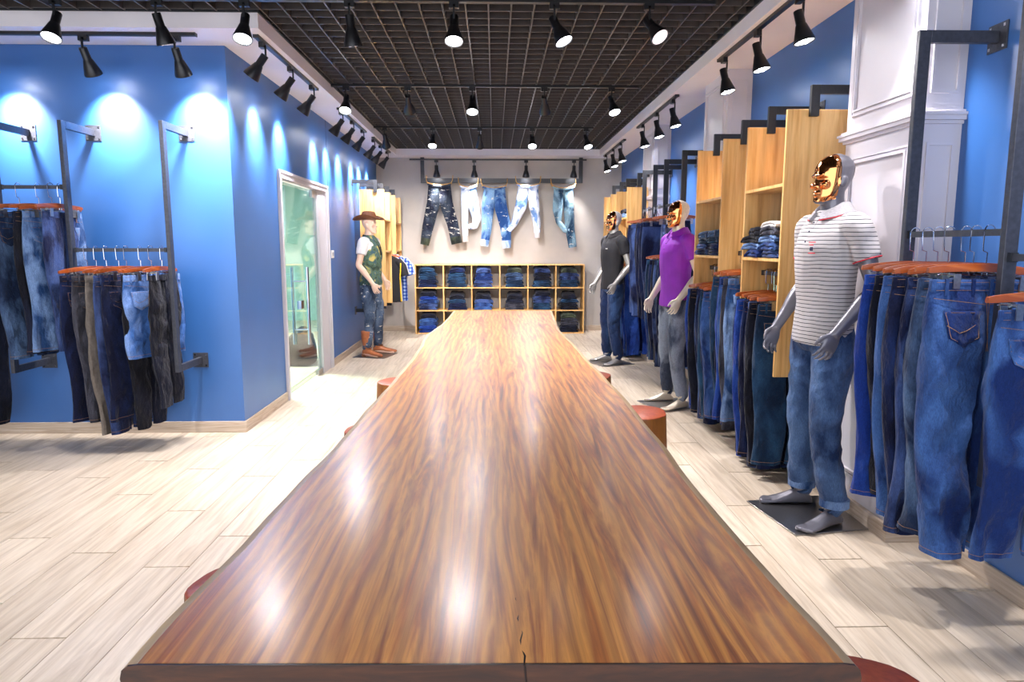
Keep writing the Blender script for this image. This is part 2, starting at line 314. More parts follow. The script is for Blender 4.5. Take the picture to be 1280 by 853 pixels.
# pilasters with raised mouldings
PXF = 1.87
def pilaster(y0, y1, k):
    m = MB().box(PXF, XR, y0, y1, 0, ZS)
    p = struct(m, 'trim_%d' % k, M['white'])
    def cap(z0, z1, o):
        MB().box(PXF-o, XR, y0-o, y1+o, z0, z1).build('moulding' if z0 else 'skirting', M['white' if z0 else 'base'], p)
    for z0, z1, o in ((1.93, 1.945, .012), (1.945, 1.965, .028), (1.965, 1.978, .035), (1.978, 1.99, .02), (0, .085, .02)): cap(z0, z1, o)
    for za, zb in ((2.06, 2.72), (.2, 1.85)):
        for w, h, d in ((.05, .0, .012), (.062, .0, .006), (.072, 0, .015)):
            i = w; j = w+.010 if d > .01 else w+.018
            ya, yb = y0+i, y1-i; a, b = za+i-.05, zb-i+.05
            t = j-i; x0 = PXF-d
            mb = MB()
            mb.box(x0, PXF, ya, yb, a, a+t).box(x0, PXF, ya, yb, b-t, b).box(x0, PXF, ya, ya+t, a+t, b-t).box(x0, PXF, yb-t, yb, a+t, b-t)
            mb.build('panel_moulding', M['white'], p)
        x0, x1 = PXF+.035, XR-.03
        if x1-x0 > .05:
            mb = MB(); t = .012; yy = y0-.008
            mb.box(x0, x1, yy, y0, za, za+t).box(x0, x1, yy, y0, zb-t, zb).box(x0, x0+t, yy, y0, za+t, zb-t).box(x1-t, x1, yy, y0, za+t, zb-t)
            mb.build('panel_moulding', M['white'], p)
    return p
PIL = [(3.08, 3.72), (5.66, 6.28), (8.2, 8.82)]
for k, (a, b) in enumerate(PIL): pilaster(a, b, k+1)
ys = [-1.5]+[v for p in PIL for v in p]+[YB]
for k in range(0, len(ys), 2): board('baseboard_right_%d' % (k//2+1), XR-.014, XR, ys[k]+.03*(k > 0), ys[k+1]-.03)

# dropped soffit and open grille ceiling
sf = MB().box(XG1, XR, -1.5, YB, ZS, ZG+.4).box(XL-.13, XG0, 4.72, YB, ZS, ZG+.4).box(XG0, XG1, YG, YB, ZS, ZG+.4).box(-6, XL-.13, 4.72, YA+.12, ZS, ZG+.4)
struct(sf, 'ceiling_soffit', M['soffit'])
ceil = struct(MB().box(-6, XR+.14, -1.5, YB+.1, ZG+.5, ZG+.55), 'ceiling', M['plenum'])
sp = .1452; t = .009; hh = .05
mesh_cache = {}
def strip(x0, x1, y0, y1, z0=ZG, z1=ZG+hh):
    key = (round(x1-x0, 3), round(y1-y0, 3))
    if key not in mesh_cache: mesh_cache[key] = MB().box(0, x1-x0, 0, y1-y0, 0, z1-z0).mesh('grille_blade')
    o = link('grille_blade', mesh_cache[key], M['grid'], ceil); o.location = (x0, y0, z0)
x = XG1-.09
while x > -5.9:
    strip(x, x+t, -.4, YG if x > XG0 else 4.72); x -= sp
y = YG-.06
while y > -.4:
    strip(XG0 if y > 4.72 else -6, XG1, y, y+t, ZG+.004, ZG+hh+.004); y -= sp*.98
MB().box(XG0, XG0+.012, 4.72, YG, ZG-.004, ZG+.055).box(XG1-.012, XG1, -.4, YG, ZG-.004, ZG+.055).box(XG0, XG1, YG-.012, YG, ZG-.004, ZG+.055).box(-6, XG0, 4.708, 4.72, ZG-.004, ZG+.055).build('edge_angle', M['black'], ceil)

# door opening with glass leaf
fr = MB()
for (y0, y1, z0, z1) in ((6.17, 6.25, 0, 2.07), (7.87, 7.95, 0, 2.07), (6.25, 7.87, 1.99, 2.07)):
    fr.box(XL-.13, XL+.016, y0 if y0 != 6.17 else 6.17, y1, z0, z1)
    fr.box(XL, XL+.026, y0+.008 if z0 == 0 else y0, y0+.03 if z0 == 0 else y1, z0 if z0 == 0 else 2.045, z1 if z0 == 0 else 2.062)
# keep the casing clear of the wall volume
al = bpy.data.lights.new('fitting_room_fill', 'AREA'); al.energy = 260; al.size = 1.2; ao = bpy.data.objects.new('fitting_room_fill', al); C.objects.link(ao); ao.location = (-3.6, 8.5, 2.66)  # added fill light, no visible fixture, brightens the dark room behind the glass door
fr = MB().box(XL+.0, XL+.018, 6.175, 6.25, 0, 2.06).box(XL, XL+.018, 7.87, 7.945, 0, 2.06).box(XL, XL+.018, 6.25, 7.87, 1.99, 2.06)
fr.box(XL-.13, XL, 6.25, 6.262, 0, 1.99).box(XL-.13, XL, 7.858, 7.87, 0, 1.99).box(XL-.13, XL, 6.262, 7.858, 1.978, 1.99)
fr.box(XL+.018, XL+.026, 6.18, 6.20, 0, 2.055).box(XL+.018, XL+.026, 7.92, 7.94, 0, 2.055).box(XL+.018, XL+.026, 6.20, 7.92, 2.035, 2.055)
door = struct(fr, 'door_1', M['white'])
leaf = MB().box(XL-.035, XL-.023, 6.27, 7.56, .02, 1.97).build('glass_leaf', M['glass'], door)
MB().box(XL-.045, XL-.012, 7.38, 7.56, .012, .06).build('floor_hinge', M['brushed'], leaf)
MB().box(XL-.045, XL-.012, 7.38, 7.56, 1.90, 1.975).build('top_hinge', M['brushed'], leaf)
MB().box(XL-.06, XL-.0, 7.56, 7.858, .0, 1.978).build('side_panel', M['white'], door)
hd = MB()
for s in (.045, -.105):
    hd.tube([(XL+s, 6.85, .42), (XL+s, 6.85, 1.19)], .016, 12)
for z in (.57, 1.05): hd.tube([(XL-.105, 6.85, z), (XL+.045, 6.85, z)], .008, 8)
hd.build('door_handle', M['chrome'], leaf, True, label='tall chrome double bar handle')
MB().box(XL-.05, XL-.01, 6.80, 6.9, .78, .86).build('lock', M['chrome'], leaf)
bag = MB()
rg = []
for i, (z, a, b) in enumerate(((0, .15, .22), (.04, .17, .25), (.2, .16, .24), (.32, .13, .2), (.40, .05, .16))):
    rg.append([(a*math.copysign(abs(math.cos(2*PI*k/20))**.6, math.cos(2*PI*k/20)), b*math.copysign(abs(math.sin(2*PI*k/20))**.6, math.sin(2*PI*k/20)), z+.03*math.sin(2*PI*k/20)*(i > 2)) for k in range(20)])
bag.loft(rg); b = bag.build('bag', M['blacktag'], None, True, label='black soft bag on the floor behind the glass door', cat='bag'); b.location = (-2.32, 8.2, 0)

sw = thing('wall_socket', (XL, 8.13, 1.30), 0, 'small white socket plate on the blue wall beside the glass door', 'socket')
bevel(MB().box(0, .01, -.06, .06, -.045, .045).build('plate', M['plastic'], sw), .003)
MB().box(.01, .013, -.035, -.008, -.02, .02).build('rocker', M['greycollar'], sw); MB().box(.01, .013, .008, .035, -.02, .02).build('rocker', M['greycollar'], sw)

# ------------------------------------------------------------------ slab table
Lp = [(.954,-.568),(1.08,-.561),(1.22,-.551),(1.38,-.541),(1.61,-.535),(1.88,-.518),(2.1,-.508),(2.6,-.497),(3.16,-.48),(3.6,-.468),(4.1,-.468),(4.6,-.482),(4.9,-.482),(5.44,-.43),(6.0,-.41),(6.58,-.402)]
Rp = [(.954,.553),(1.05,.548),(1.19,.537),(1.34,.533),(1.65,.528),(2.05,.535),(2.45,.541),(2.97,.541),(3.38,.529),(3.77,.517),(4.28,.510),(5.08,.490),(5.6,.508),(6.1,.535),(6.58,.556)]
def interp(P, y):
    for (a, u), (b, v) in zip(P, P[1:]):
        if y <= b: return u+(v-u)*max(0, (y-a))/(b-a)
    return P[-1][1]
ZT = .78; TH = .085
table = thing('slab_table', (0, 3.77, 0), 0, 'long varnished live-edge wooden slab table running down the middle of the shop', 'table')
def toff(y): return y-3.77
rings = []; lring = []; rring = []
N = 90
for i in range(N+1):
    y = .954+(6.58-.954)*i/N
    w = noise.noise(Vector((0, y*3.1, 1)))*.008
    l = interp(Lp, y)+noise.noise(Vector((0, y*4.1, 7)))*.006; r = interp(Rp, y)+w
    cl = min(1, i/1.5); cor = .006*(1-cl)
    Y = toff(y) - .0; l += cor; r -= cor
    tl = lambda X: Y + (0.018*(r-X)/1.1)*(1-i/N)*-0 + (-.013*(X/.55))*(1-i/N)
    e = .026
    top = [(l+e+(r-l-2*e)*k/6, 0, ZT) for k in range(7)]
    bot = [(r-e-.012-(r-l-2*e-.024)*k/6, 0, ZT-TH) for k in range(7)]
    rings.append([(X, tl(X), Z) for X, _, Z in top+bot])
    lring.append([(X, tl(X), Z) for X, Z in ((l+e, ZT), (l+.012, ZT-.002), (l+.003, ZT-.009), (l, ZT-.022), (l+.003, ZT-.045), (l+.014, ZT-TH+.01), (l+e+.012, ZT-TH))])
    rring.append([(X, tl(X), Z) for X, Z in ((r-e, ZT), (r-.010, ZT-.002), (r-.003, ZT-.009), (r, ZT-.022), (r-.004, ZT-.045), (r-.014, ZT-TH+.01), (r-e-.012, ZT-TH))])
MB().loft(rings).build('tabletop', M['slab'], table, True)
MB().loft(lring).build('live_edge', M['sap'], table, True, label='pale sapwood live edge')
MB().loft(rring).build('live_edge', M['sap'], table, True, label='pale sapwood live edge')
of = lring[0]+rring[0][::-1]; MB().loft([[(x, y-.004, z) for x, y, z in of], [(x, y+.001, z) for x, y, z in of]]).build('end_face', M['slab_edge'], table, label='dark end grain face')
ck = MB(); pts = [(.042+.003*math.sin(i*1.9)-.006*i/14, toff(.95+.30*i/14), ZT-.0012) for i in range(15)]
ck.tube(pts, [max(.0005, .0018-.0001*i+.0007*math.sin(i*2.3)) for i in range(14)]+[.0003], 6)
ck.tube([(.043, toff(.9485), ZT), (.046, toff(.9485), ZT-.04), (.044, toff(.9485), ZT-TH)], .0016, 6)
ck.build('crack', M['crack'], table, label='dark drying crack running in from the near end')
for yy in (2.0, 5.6):
    bevel(MB().box(-.28, .28, toff(yy)-.05, toff(yy)+.05, 0, ZT-TH).build('leg', M['slab_edge'], table), .01)

# stump stools
def stool(x, y, r, label, seed, h=.42):
    rnd = random.Random(seed); rings = []
    t_ = thing('stump_stool', (x, y, 0), 0, label, 'stool', 'tree stump stools around the table')
    ph = [rnd.uniform(0, 6) for _ in range(4)]
    def R(a, z): return r*(1+.05*math.sin(2*a+ph[0])+.04*math.sin(3*a+ph[1])+.02*math.sin(7*a+ph[2]))*(1.08-.12*z/h)
    n = 36
    for z in (0, .03, .12, .22, .32, h-.025, h-.008): rings.append([(R(2*PI*k/n, z)*math.cos(2*PI*k/n), R(2*PI*k/n, z)*math.sin(2*PI*k/n), z) for k in range(n)])
    MB().loft(rings).build('trunk', M['stumpside'], t_, True)
    rings = [[(R(2*PI*k/n, h)*q*math.cos(2*PI*k/n), R(2*PI*k/n, h)*q*math.sin(2*PI*k/n), z) for k in range(n)] for q, z in ((1.0, h-.012), (.995, h-.004), (.95, h), (.3, h+.001))]
    MB().loft(rings).build('seat_top', M['stump'], t_, True)
stool(.84, 3.98, .185, 'round ochre-sided stump stool right of the table, facing the hanging jeans', 1)
stool(.72, 5.15, .18, 'small glimpse of a stump stool at the right table edge, behind the ochre sided one', 2)
stool(-.72, 1.93, .17, 'purple-brown stump stool half hidden under the near left edge of the table', 3)
stool(-.66, 3.62, .15, 'barely visible stump stool under the middle left edge of the table', 4)
stool(-.68, 4.95, .18, 'stump stool peeking out at the left table edge opposite the glass door', 5)
stool(.80, 1.33, .20, 'red-topped stump stool at the near right corner of the table', 6)

# ------------------------------------------------------------------ track lights
def lamp_proto():
    t = thing('spotlight', (0, 0, 0))
    return t
HEAD = MB().lathe([(.0, .0), (.024, .0), (.026, -.004), (.026, -.075), (.03, -.08), (.056, -.165), (.057, -.178), (.054, -.178), (.05, -.170), (.0, -.168)], 24).mesh('head', True)
RIM = MB().lathe([(.0, -.1685), (.05, -.1705), (.05, -.173), (0, -.173)], 20).mesh('lens', True)
LED = MB(); 
for a in range(4): LED.ell((.022*math.cos(a*PI/2+.78), .022*math.sin(a*PI/2+.78), -.174), (.017, .017, .006), 10, 5)
LED = LED.mesh('led', True)
ADP = bevel(MB().box(-.03, .03, -.016, .016, -.035, 0).build('x', None), .003); ADPM = ADP.data; bpy.data.objects.remove(ADP)
def spot(x, y, z, aim, watts, label, group, rz=0, on=True, cone=58, blend=.9, drop=.07, ax='x'):
    t = thing('spotlight', (x, y, z), rz, label, 'spotlight', group)
    link('adapter', ADPM, M['lampblack'], t)
    ar = MB()
    ar.box(-.006, .006, -.026, -.016, -.035-drop, -.018); ar.box(-.006, .006, -.024, .0, -.035-drop-.006, -.035-drop+.006)
    ar.box(-.006, .006, -.026, .0, -.03, -.018)
    ar.build('arm', M['lampblack'], t)
    d = Matrix.Rotation(-rz, 3, 'Z') @ Vector(aim).normalized()
    q = Vector((0, 0, -1)).rotation_difference(d)
    h = link('head', HEAD, M['lampblack'], t); h.rotation_mode = 'QUATERNION'; h.rotation_quaternion = q
    pv = Vector((0, 0, -.035-drop)); h.location = pv - d*.03
    l = link('lens', RIM, M['glow'] if on else M['dim_lens'], h)
    link('led', LED, M['lens'] if on else M['dim_lens'], l)
    if watts > 0:
        ld = bpy.data.lights.new('beam', 'SPOT'); ld.energy = watts; ld.spot_size = math.radians(cone); ld.spot_blend = blend; ld.shadow_soft_size = .045
        ld.color = (1, .95, .97)
        lo = bpy.data.objects.new('beam', ld); C.objects.link(lo); lo.parent = h; lo.location = (0, 0, -.185)
    return t
def track(p, q, z, label, group='lighting tracks'):
    p = Vector(p); q = Vector(q); m = MB(); L = (q-p).length; a = math.atan2(q.y-p.y, q.x-p.x)
    m.box(0, L, -.017, .017, 0, .02); o = thing('light_track', (p.x, p.y, z), a, label, 'light track', group)
    m.build('rail', M['lampblack'], o); MB().box(-.006, 0, -.019, .019, -.002, .02).box(L, L+.006, -.019, .019, -.002, .02).build('end_cap', M['black'], o)
ZK = ZS-.02
track((1.70, 2.0), (1.70, 5.38), ZK, 'near lighting track under the right soffit')
track((1.70, 6.6), (1.70, 8.35), ZK, 'middle lighting track under the right soffit')
track((1.72, 9.3), (1.72, 10.95), ZK, 'far lighting track under the right soffit')
track((-1.58, 4.85), (-1.58, 6.42), ZK, 'near lighting track under the left soffit')
track((-1.58, 7.3), (-1.58, 8.75), ZK, 'middle lighting track under the left soffit')
track((-1.56, 9.2), (-1.56, 10.6), ZK, 'far lighting track under the left soffit')
track((-3.6, 4.83), (-1.97, 4.83), ZK, 'lighting track in front of the left blue wall with two lamps')
track((-1.31, 11.022), (1.44, 11.022), 2.715, 'thin lighting track across the back wall above the tied jeans')
g = 'spotlights under the right soffit'
where = {4.0: 'nearest the camera, by the tall white pilaster', 4.62: 'middle one of the near right track', 5.27: 'far end of the near right track',
         6.75: 'near end of the middle right track', 7.4: 'middle of the middle right track', 8.1: 'far end of the middle right track',
         9.5: 'near end of the far right track', 10.1: 'middle of the far right track', 10.75: 'far end of the far right track'}
for y in where: spot(1.70, y, ZK, (.22, -.12, -1), RIGHT_W, 'black lit spotlight, '+where[y], g, PI/2, cone=75)
for y, l in ((2.2, 'nearest'), (3.1, 'second')): spot(1.70, y, ZK, (.16, -.05, -1), RIGHT_W, l+' black spotlight above the nearest jeans rack, out of frame', g, PI/2, cone=75)
g = 'spotlights aimed at the left wall'
nm = ['near', 'middle', 'far']
for k, (ys_, tn) in enumerate((((4.97, 5.62, 6.25), 'near'), ((7.4, 7.95, 8.55), 'middle'), ((9.3, 9.85, 10.45), 'far'))):
    for j, y in enumerate(ys_): spot(-1.58, y, ZK, (-.78, .1, -1), WALL_W, 'black spotlight turned to the blue wall, %s one on the %s left track' % (nm[j], tn), g, PI/2, cone=80, blend=1)
g = 'spotlights in front of the left blue wall'
spot(-2.70, 4.83, ZK, (.05, .62, -1), WALL_W*1.25, 'black spotlight over the gap between the two left jeans racks', g, 0, cone=88, blend=1)
spot(-2.10, 4.83, ZK, (.05, .62, -1), WALL_W*1.25, 'bronze-glinting black spotlight over the right end of the left blue wall', g, 0, cone=88, blend=1)
spot(-3.38, 4.83, ZK, (.05, .62, -1), WALL_W*1.25, 'black spotlight outside the left frame edge lighting the blue wall', g, 0, cone=88, blend=1)
g = 'spotlights under the black grille'
ZC = 2.86
def gs(x, y, aim, w, on, label): spot(x, y, ZC, aim, w, label, g, 0, on, cone=95)
MBt = [((-3.4, 4.42), (1.35, 4.42), 'near lighting track crossing under the black grille'), ((-1.5, 6.68), (1.35, 6.68), 'middle lighting track crossing under the black grille'), ((-1.5, 8.95), (1.25, 8.95), 'far lighting track crossing under the black grille')]
for a, b_, l in MBt: track(a, b_, ZC, l)
gs(-2.62, 4.42, (-.05, -.45, -1), GRID_W, True, 'lit grille spotlight at the top left corner of the picture')
gs(-2.02, 4.42, (.15, .35, -1), GRID_W, False, 'dark grille spotlight turned away, above the left blue wall')
gs(-1.50, 4.42, (0, -.45, -1), GRID_W, True, 'lit grille spotlight above the corner of the left walls')
gs(-.87, 4.42, (.05, .3, -1), GRID_W, False, 'dark grille spotlight turned away, between two lit ones')
gs(-.24, 4.42, (0, -.4, -1), GRID_W, True, 'lit grille spotlight nearest above the middle of the table')
gs(.37, 4.42, (.45, -.3, -1), GRID_W, True, 'lit grille spotlight tilted to the right above the table')
gs(.95, 4.42, (.5, -.7, -1), GRID_W*.5, False, 'grille spotlight showing four unlit lamp eyes')
gs(-1.37, 6.68, (0, -.6, -1), GRID_W, True, 'lit grille spotlight over the left soffit edge near the glass door')
gs(-.80, 6.68, (0, 1.2, -1), GRID_W*1.8, False, 'dark grille spotlight on the left half of the middle track')
gs(-.20, 6.68, (0, -.5, -1), GRID_W, True, 'bright grille spotlight in the middle of the middle track')
gs(.47, 6.68, (.2, 1.2, -1), GRID_W*1.8, False, 'dark grille spotlight on the right half of the middle track')
gs(1.10, 6.68, (.2, -.5, -1), GRID_W, True, 'lit grille spotlight at the right end of the middle track')
gs(-1.37, 8.95, (0, .9, -1), GRID_W*1.8, False, 'dark grille spotlight at the left end of the far track')
gs(-.77, 8.95, (0, -.6, -1), GRID_W, True, 'bright starry grille spotlight left of the tied jeans')
gs(-.18, 8.95, (0, .9, -1), GRID_W*1.8, False, 'dark grille spotlight in the middle of the far track')
gs(.48, 8.95, (0, -.6, -1), GRID_W, True, 'bright grille spotlight in front of the tied pale jeans')
gs(1.16, 8.95, (.2, -.5, -1), GRID_W, True, 'lit grille spotlight at the right end of the far track')
g = 'spotlights over the tied jeans'
for x, l in ((-.90, 'ripped black jeans'), (-.31, 'two left pairs of blue jeans'), (.50, 'pale ripped jeans'), (1.25, 'rightmost teal jeans')):
    spot(x, 11.022, 2.715, (0, .28, -1), BACK_W, 'small black spotlight over the '+l, g, 0, cone=70)

# ------------------------------------------------------------------ black wall frames and rails
def frame(wall, along, label, z0=.545, z1=2.265, prot=.31, plates=True, mname='steel', stub=False):
    # wall 'R' | 'L' (tubes run along X) or 'A' (tubes run along Y); along = coordinate on the wall
    rz = {'R': 0, 'L': PI, 'A': PI/2}[wall]
    loc = {'R': (XR, along, 0), 'L': (XL, along, 0), 'A': (along, YA, 0)}[wall]
    t = thing('wall_frame', loc, rz, label, 'wall frame', 'black steel wall frames')
    w = .024
    m = MB()
    if stub: m.box(-prot-w, -prot+w, -w*.55, w*.55, z1-.165, z1).box(-prot-w, -prot+w, -w*.55, w*.55, z0, z0+.15)
    else: m.box(-prot-w, -prot+w, -w*.55, w*.55, z0, z1)
    m.box(-prot+w, -.006, -w*.55, w*.55, z1-2*w, z1).box(-prot+w, -.006, -w*.55, w*.55, z0, z0+2*w)
    bevel(m.build('tube_frame', M[mname], t), .002)
    if plates:
        for z in (z1-w, z0+w):
            p = bevel(MB().box(-.006, 0, -.055, .055, z-.055, z+.055).build('wall_plate', M['steel'], t), .001)
            b = MB()
            for sy in (-.04, .04):
                for sz in (-.04, .04): b.box(-.009, -.006, sy-.006, sy+.006, z+sz-.006, z+sz+.006)
            b.build('screw', M['chrome'], p, kind='stuff')
    return t
FX = XR-.31
def rail(wall, a, b, z, label):
    t = thing('hanging_rail', (FX, a, z) if wall == 'R' else ((XL+.31, a, z) if wall == 'L' else (a, YA-.37, z)), 0, label, 'clothes rail', 'hanging rails')
    if wall == 'A': MB().box(0, b-a, -.009, .009, -.012, .012).build('bar', M['steel'], t); e = MB().box(-.004, .012, -.013, .013, -.016, .016).box(b-a-.012, b-a+.004, -.013, .013, -.016, .016)
    else: MB().box(-.009, .009, 0, b-a, -.012, .012).build('bar', M['steel'], t); e = MB().box(-.013, .013, -.004, .012, -.016, .016).box(-.013, .013, b-a-.012, b-a+.004, -.016, .016)
    e.build('end_socket', M['black'], t)
frame('R', 2.90, 'tall steel frame in front of the nearest white pilaster')
frame('R', 2.32, 'steel frame cut by the right edge of the picture')
rail('R', 2.335, 2.885, 1.445, 'rail between the two nearest right frames, seven hangers on it')
RF = [(3.855, 'beside the striped polo mannequin, holding the big wooden side panel'), (4.443, 'holding the far side of the near wooden cabinet'), (4.915, 'holding the near side of the second wooden cabinet'), (5.523, 'holding the far side of the second wooden cabinet'),
      (6.45, 'just behind the purple shirt mannequin'), (7.12, 'second behind the purple shirt mannequin'), (7.60, 'in front of the third white pilaster, nearer one'), (8.14, 'in front of the third white pilaster, farther one'),
      (8.445, 'holding the side panel behind the black polo mannequin'), (9.168, 'second of the far right cabinet frames'), (9.625, 'third of the far right cabinet frames'), (10.218, 'last of the far right cabinet frames')]
for k, (y, l) in enumerate(RF): frame('R', y, 'black steel frame '+l, mname='black', stub=k < 4 or k > 7)
for x, l in ((-3.30, 'at the left picture edge'), (-2.845, 'between the two left jeans racks'), (-2.19, 'nearest the corner of the left walls')):
    frame('A', x, 'steel frame on the left blue wall '+l, z0=.53, z1=2.215, prot=.37)
rail('A', -3.276, -2.87, 1.785, 'upper left rail with four hangers')
rail('A', -2.82, -2.215, 1.37, 'lower left rail with eight hangers')
rail('A', -3.9, -3.325, 1.37, 'rail running out of the left picture edge')
for y, l in ((9.385, 'near'), (9.918, 'second'), (10.435, 'third'), (11.018, 'far')):
    frame('L', y, 'black steel frame on the left wall behind the cowboy mannequin, %s one' % l, mname='black', stub=True, z0=.5)

# ------------------------------------------------------------------ wooden cabinets hung on the frames
def cabinet(wall, y0, y1, shelves, label, z0=.645, z1=2.14, back=True):
    x0, x1 = (1.61, 1.955) if wall == 'R' else (-1.80, -1.47)
    t = thing('wall_cabinet', ((x0+x1)/2, y0, z0), 0, label, 'cabinet', 'pine wall cabinets')
    hx = (x1-x0)/2; L = y1-y0; H = z1-z0; th = .018
    def bd(name, *a): return bevel(MB().box(*a).build(name, M['pine'], t), .0015)
    bd('side_panel', -hx, hx, 0, th, 0, H); bd('side_panel', -hx, hx, L-th, L, 0, H)
    for z in shelves: bd('shelf', -hx, hx-.0*th, th, L-th, z-z0-th, z-z0)
    if back:
        s = 1 if wall == 'R' else -1
        xa, xb = sorted((s*(hx-.012), s*hx))
        zt = max(shelves)-z0-th
        MB().box(xa, xb, th, L-th, .45, zt-.38 if len(shelves) > 1 else zt).build('back_panel', M['pine'], t)
    return t
cabinet('R', 3.87, 4.475, (1.745, 1.325), 'pine wall cabinet behind the striped polo mannequin, folded trousers on its shelf', back=False)
cabinet('R', 4.93, 5.555, (1.745, 1.325), 'second pine wall cabinet, seen behind the nearest one', back=False)
cabinet('R', 8.46, 9.2, (1.745, 1.325), 'pine wall cabinet behind the black polo mannequin', z1=2.10, back=False)
cabinet('R', 9.64, 10.25, (1.745, 1.325), 'farthest pine wall cabinet on the right wall', z1=2.10, back=False)
cabinet('L', 9.40, 9.95, (1.745, 1.325), 'pine wall cabinet behind the cowboy mannequin', back=False, z0=.58)
cabinet('L', 10.45, 11.05, (1.745, 1.325), 'farther pine wall cabinet on the left wall', back=False, z0=.58)
for y in (3.87, 4.93):   # backs of pale board inside the two near cabinets
    pass
rail('R', 3.89, 4.455, 1.225, 'rail under the shelf of the near pine cabinet')
rail('R', 4.51, 4.90, 1.345, 'rail between the two near pine cabinets')
rail('R', 4.95, 5.535, 1.225, 'rail under the shelf of the second pine cabinet')
rail('R', 6.47, 7.10, 1.42, 'lower rail behind the purple shirt mannequin')
rail('R', 7.14, 8.12, 1.80, 'upper rail in front of the third white pilaster')
rail('R', 8.16, 8.43, 1.30, 'lower rail in front of the third white pilaster')
rail('R', 6.47, 7.10, 1.80, 'upper rail behind the purple shirt mannequin')
rail('R', 8.48, 9.18, 1.225, 'rail in the cabinet behind the black polo mannequin')
rail('L', 9.97, 10.38, 1.38, 'rail with shirts behind the cowboy mannequin')

# low cubby shelf against the back wall
cx0, cx1, cy0, cy1 = -1.262, 1.43, 10.93, 11.33
cub = thing('cubby_shelf', ((cx0+cx1)/2, cy0, 0), 0, 'low pine cubby shelf with eighteen compartments against the back wall', 'shelf')
W = cx1-cx0; th = .018; CH = (1.105-th)/3
for k, n in ((0, 'board'), (3, 'board'), (1, 'board'), (2, 'board')):
    MB().box(-W/2, W/2, 0, cy1-cy0, k*CH, k*CH+th).build('shelf_board', M['pine'], cub)
for i in range(7):
    xx = -W/2+i*(W-th)/6
    for k in range(3): MB().box(xx, xx+th, .0005, cy1-cy0, k*CH+th, (k+1)*CH).build('divider', M['pine'], cub)
MB().box(-W/2, W/2, cy1-cy0-.008, cy1-cy0, 0, 1.105).build('back_board', M['concrete'], cub)

# ------------------------------------------------------------------ folded jeans
def folded(w=.27, d=.30, h=.046, seed=0, layers=2):
    rnd = random.Random(seed); rings = []
    prof = []
    n = 10
    for l in range(layers):           # rounded folds at the front (y = 0)
        z0 = h*l/layers; z1 = h*(l+1)/layers
        for k in range(n//2+1):
            a = -PI/2+PI*k/(n//2); prof.append((.012-(h/layers/2)*math.cos(a)*1.3, (z0+z1)/2+(z1-z0)/2*.96*math.sin(a)))
    prof += [(d*.5, h*1.03), (d-.01, h*.9), (d, h*.5), (d-.01, .004), (d*.5, 0)]
    for i in range(11):
        u = -1+2*i/10; s = 1 if abs(u) < .9 else .8
        wob = .012*math.sin(3*u+seed)+.006*math.sin(7*u+seed*2)
        rings.append([(u*w/2*(1-.04*y/d), y+wob*(1-y/d), max(0, z*s+(h*.10*math.sin(4*u+seed*1.3+y*9) if z > h*.3 else 0)-(h*.35*abs(u)**6 if z > h*.3 else 0))) for y, z in prof])
    m = MB().loft(rings); return m.mesh('folded_jeans', True)
FM = [folded(seed=i, w=.25+.012*(i % 3), h=.047+.004*(i % 2)) for i in range(5)]
WB = MB().loft([[(x, .0, .0), (x, -.012, .01), (x, -.006, .03), (x, .004, .03)] for x in [-.11+.022*i for i in range(11)]]).mesh('waistband', True)
PAL_SHELF = ['dark indigo', 'teal blue', 'washed navy', 'mid blue', 'ink black', 'grey blue', 'bright blue', 'olive black', 'slate']
colnm = ['leftmost', 'second', 'third', 'fourth', 'fifth', 'rightmost']
rownm = ['bottom', 'middle', 'top']
def stack(cx, y, z, count, cols, where_, rng, group, rz=0, hmul=1, top_tilt=.22, sx=1.0, flip=1):
    zz = z
    for k in range(count):
        c = cols[min(len(cols)-1, int(k*len(cols)/count))]
        i = rng.randrange(5)
        last = k == count-1
        pos = 'topmost' if last else ('lowest' if k == 0 else ORD[count-1-k]+' from top')
        nmx = 'folded %s jeans, %s, %s' % (c, pos, where_)
        t = thing('folded_jeans', (cx+rng.uniform(-.01, .01), y+rng.uniform(0, .012), zz), rz+rng.uniform(-.06, .06), nmx, 'jeans', group)
        o = link('folded_cloth', FM[i], M[c], t); o.scale = (sx*(1-.05*k/count), .95, hmul)
        if last:
            o.scale = (sx*.82, .9, hmul*1.15); o.rotation_euler = (top_tilt, 0, 0)
            w = link('waistband', WB, M['ink black'], t); w.location = (0, .20, .045+.2*top_tilt*.9); w.rotation_euler = (top_tilt, 0, 0); w.scale = (.9, 1, 1)
        zz += (.047+.004*(i % 2))*hmul*.97
rng = random.Random(3)
CS = {(0,2): ['dark indigo','teal blue','teal blue'], (1,2): ['teal blue','teal blue','dark indigo'], (2,2): ['washed navy','mid blue','washed navy'], (3,2): ['teal blue','grey blue','olive black'],
      (4,2): ['teal blue','ink black','washed navy'], (5,2): ['teal blue','washed navy','olive black'], (0,1): ['washed navy','mid blue','bright blue','ink black'], (1,1): ['dark indigo','teal blue','ink black'],
      (2,1): ['mid blue','washed navy','ink black'], (3,1): ['slate','ink black','ink black'], (4,1): ['teal blue','washed navy','ink black'], (5,1): ['ink black','teal blue','ink black'],
      (0,0): ['bright blue','mid blue','ink black'], (1,0): ['dark indigo','ink black'], (5,0): ['ink black','slate','olive black']}
for (c, r), cols in CS.items():
    x = cx0+(c+.5)*W/6+[-.03, -.01, -.05, .02, .01, -.02][c]*.7
    stack(x, cy0+.0, r*CH+th+.001, 5 if r != 1 or c in (0, 4) else 4, cols, '%s row, %s column of cubby shelf' % (rownm[r], colnm[c]), rng, 'folded jeans in the cubby shelf', sx=1.12, hmul=1.2)
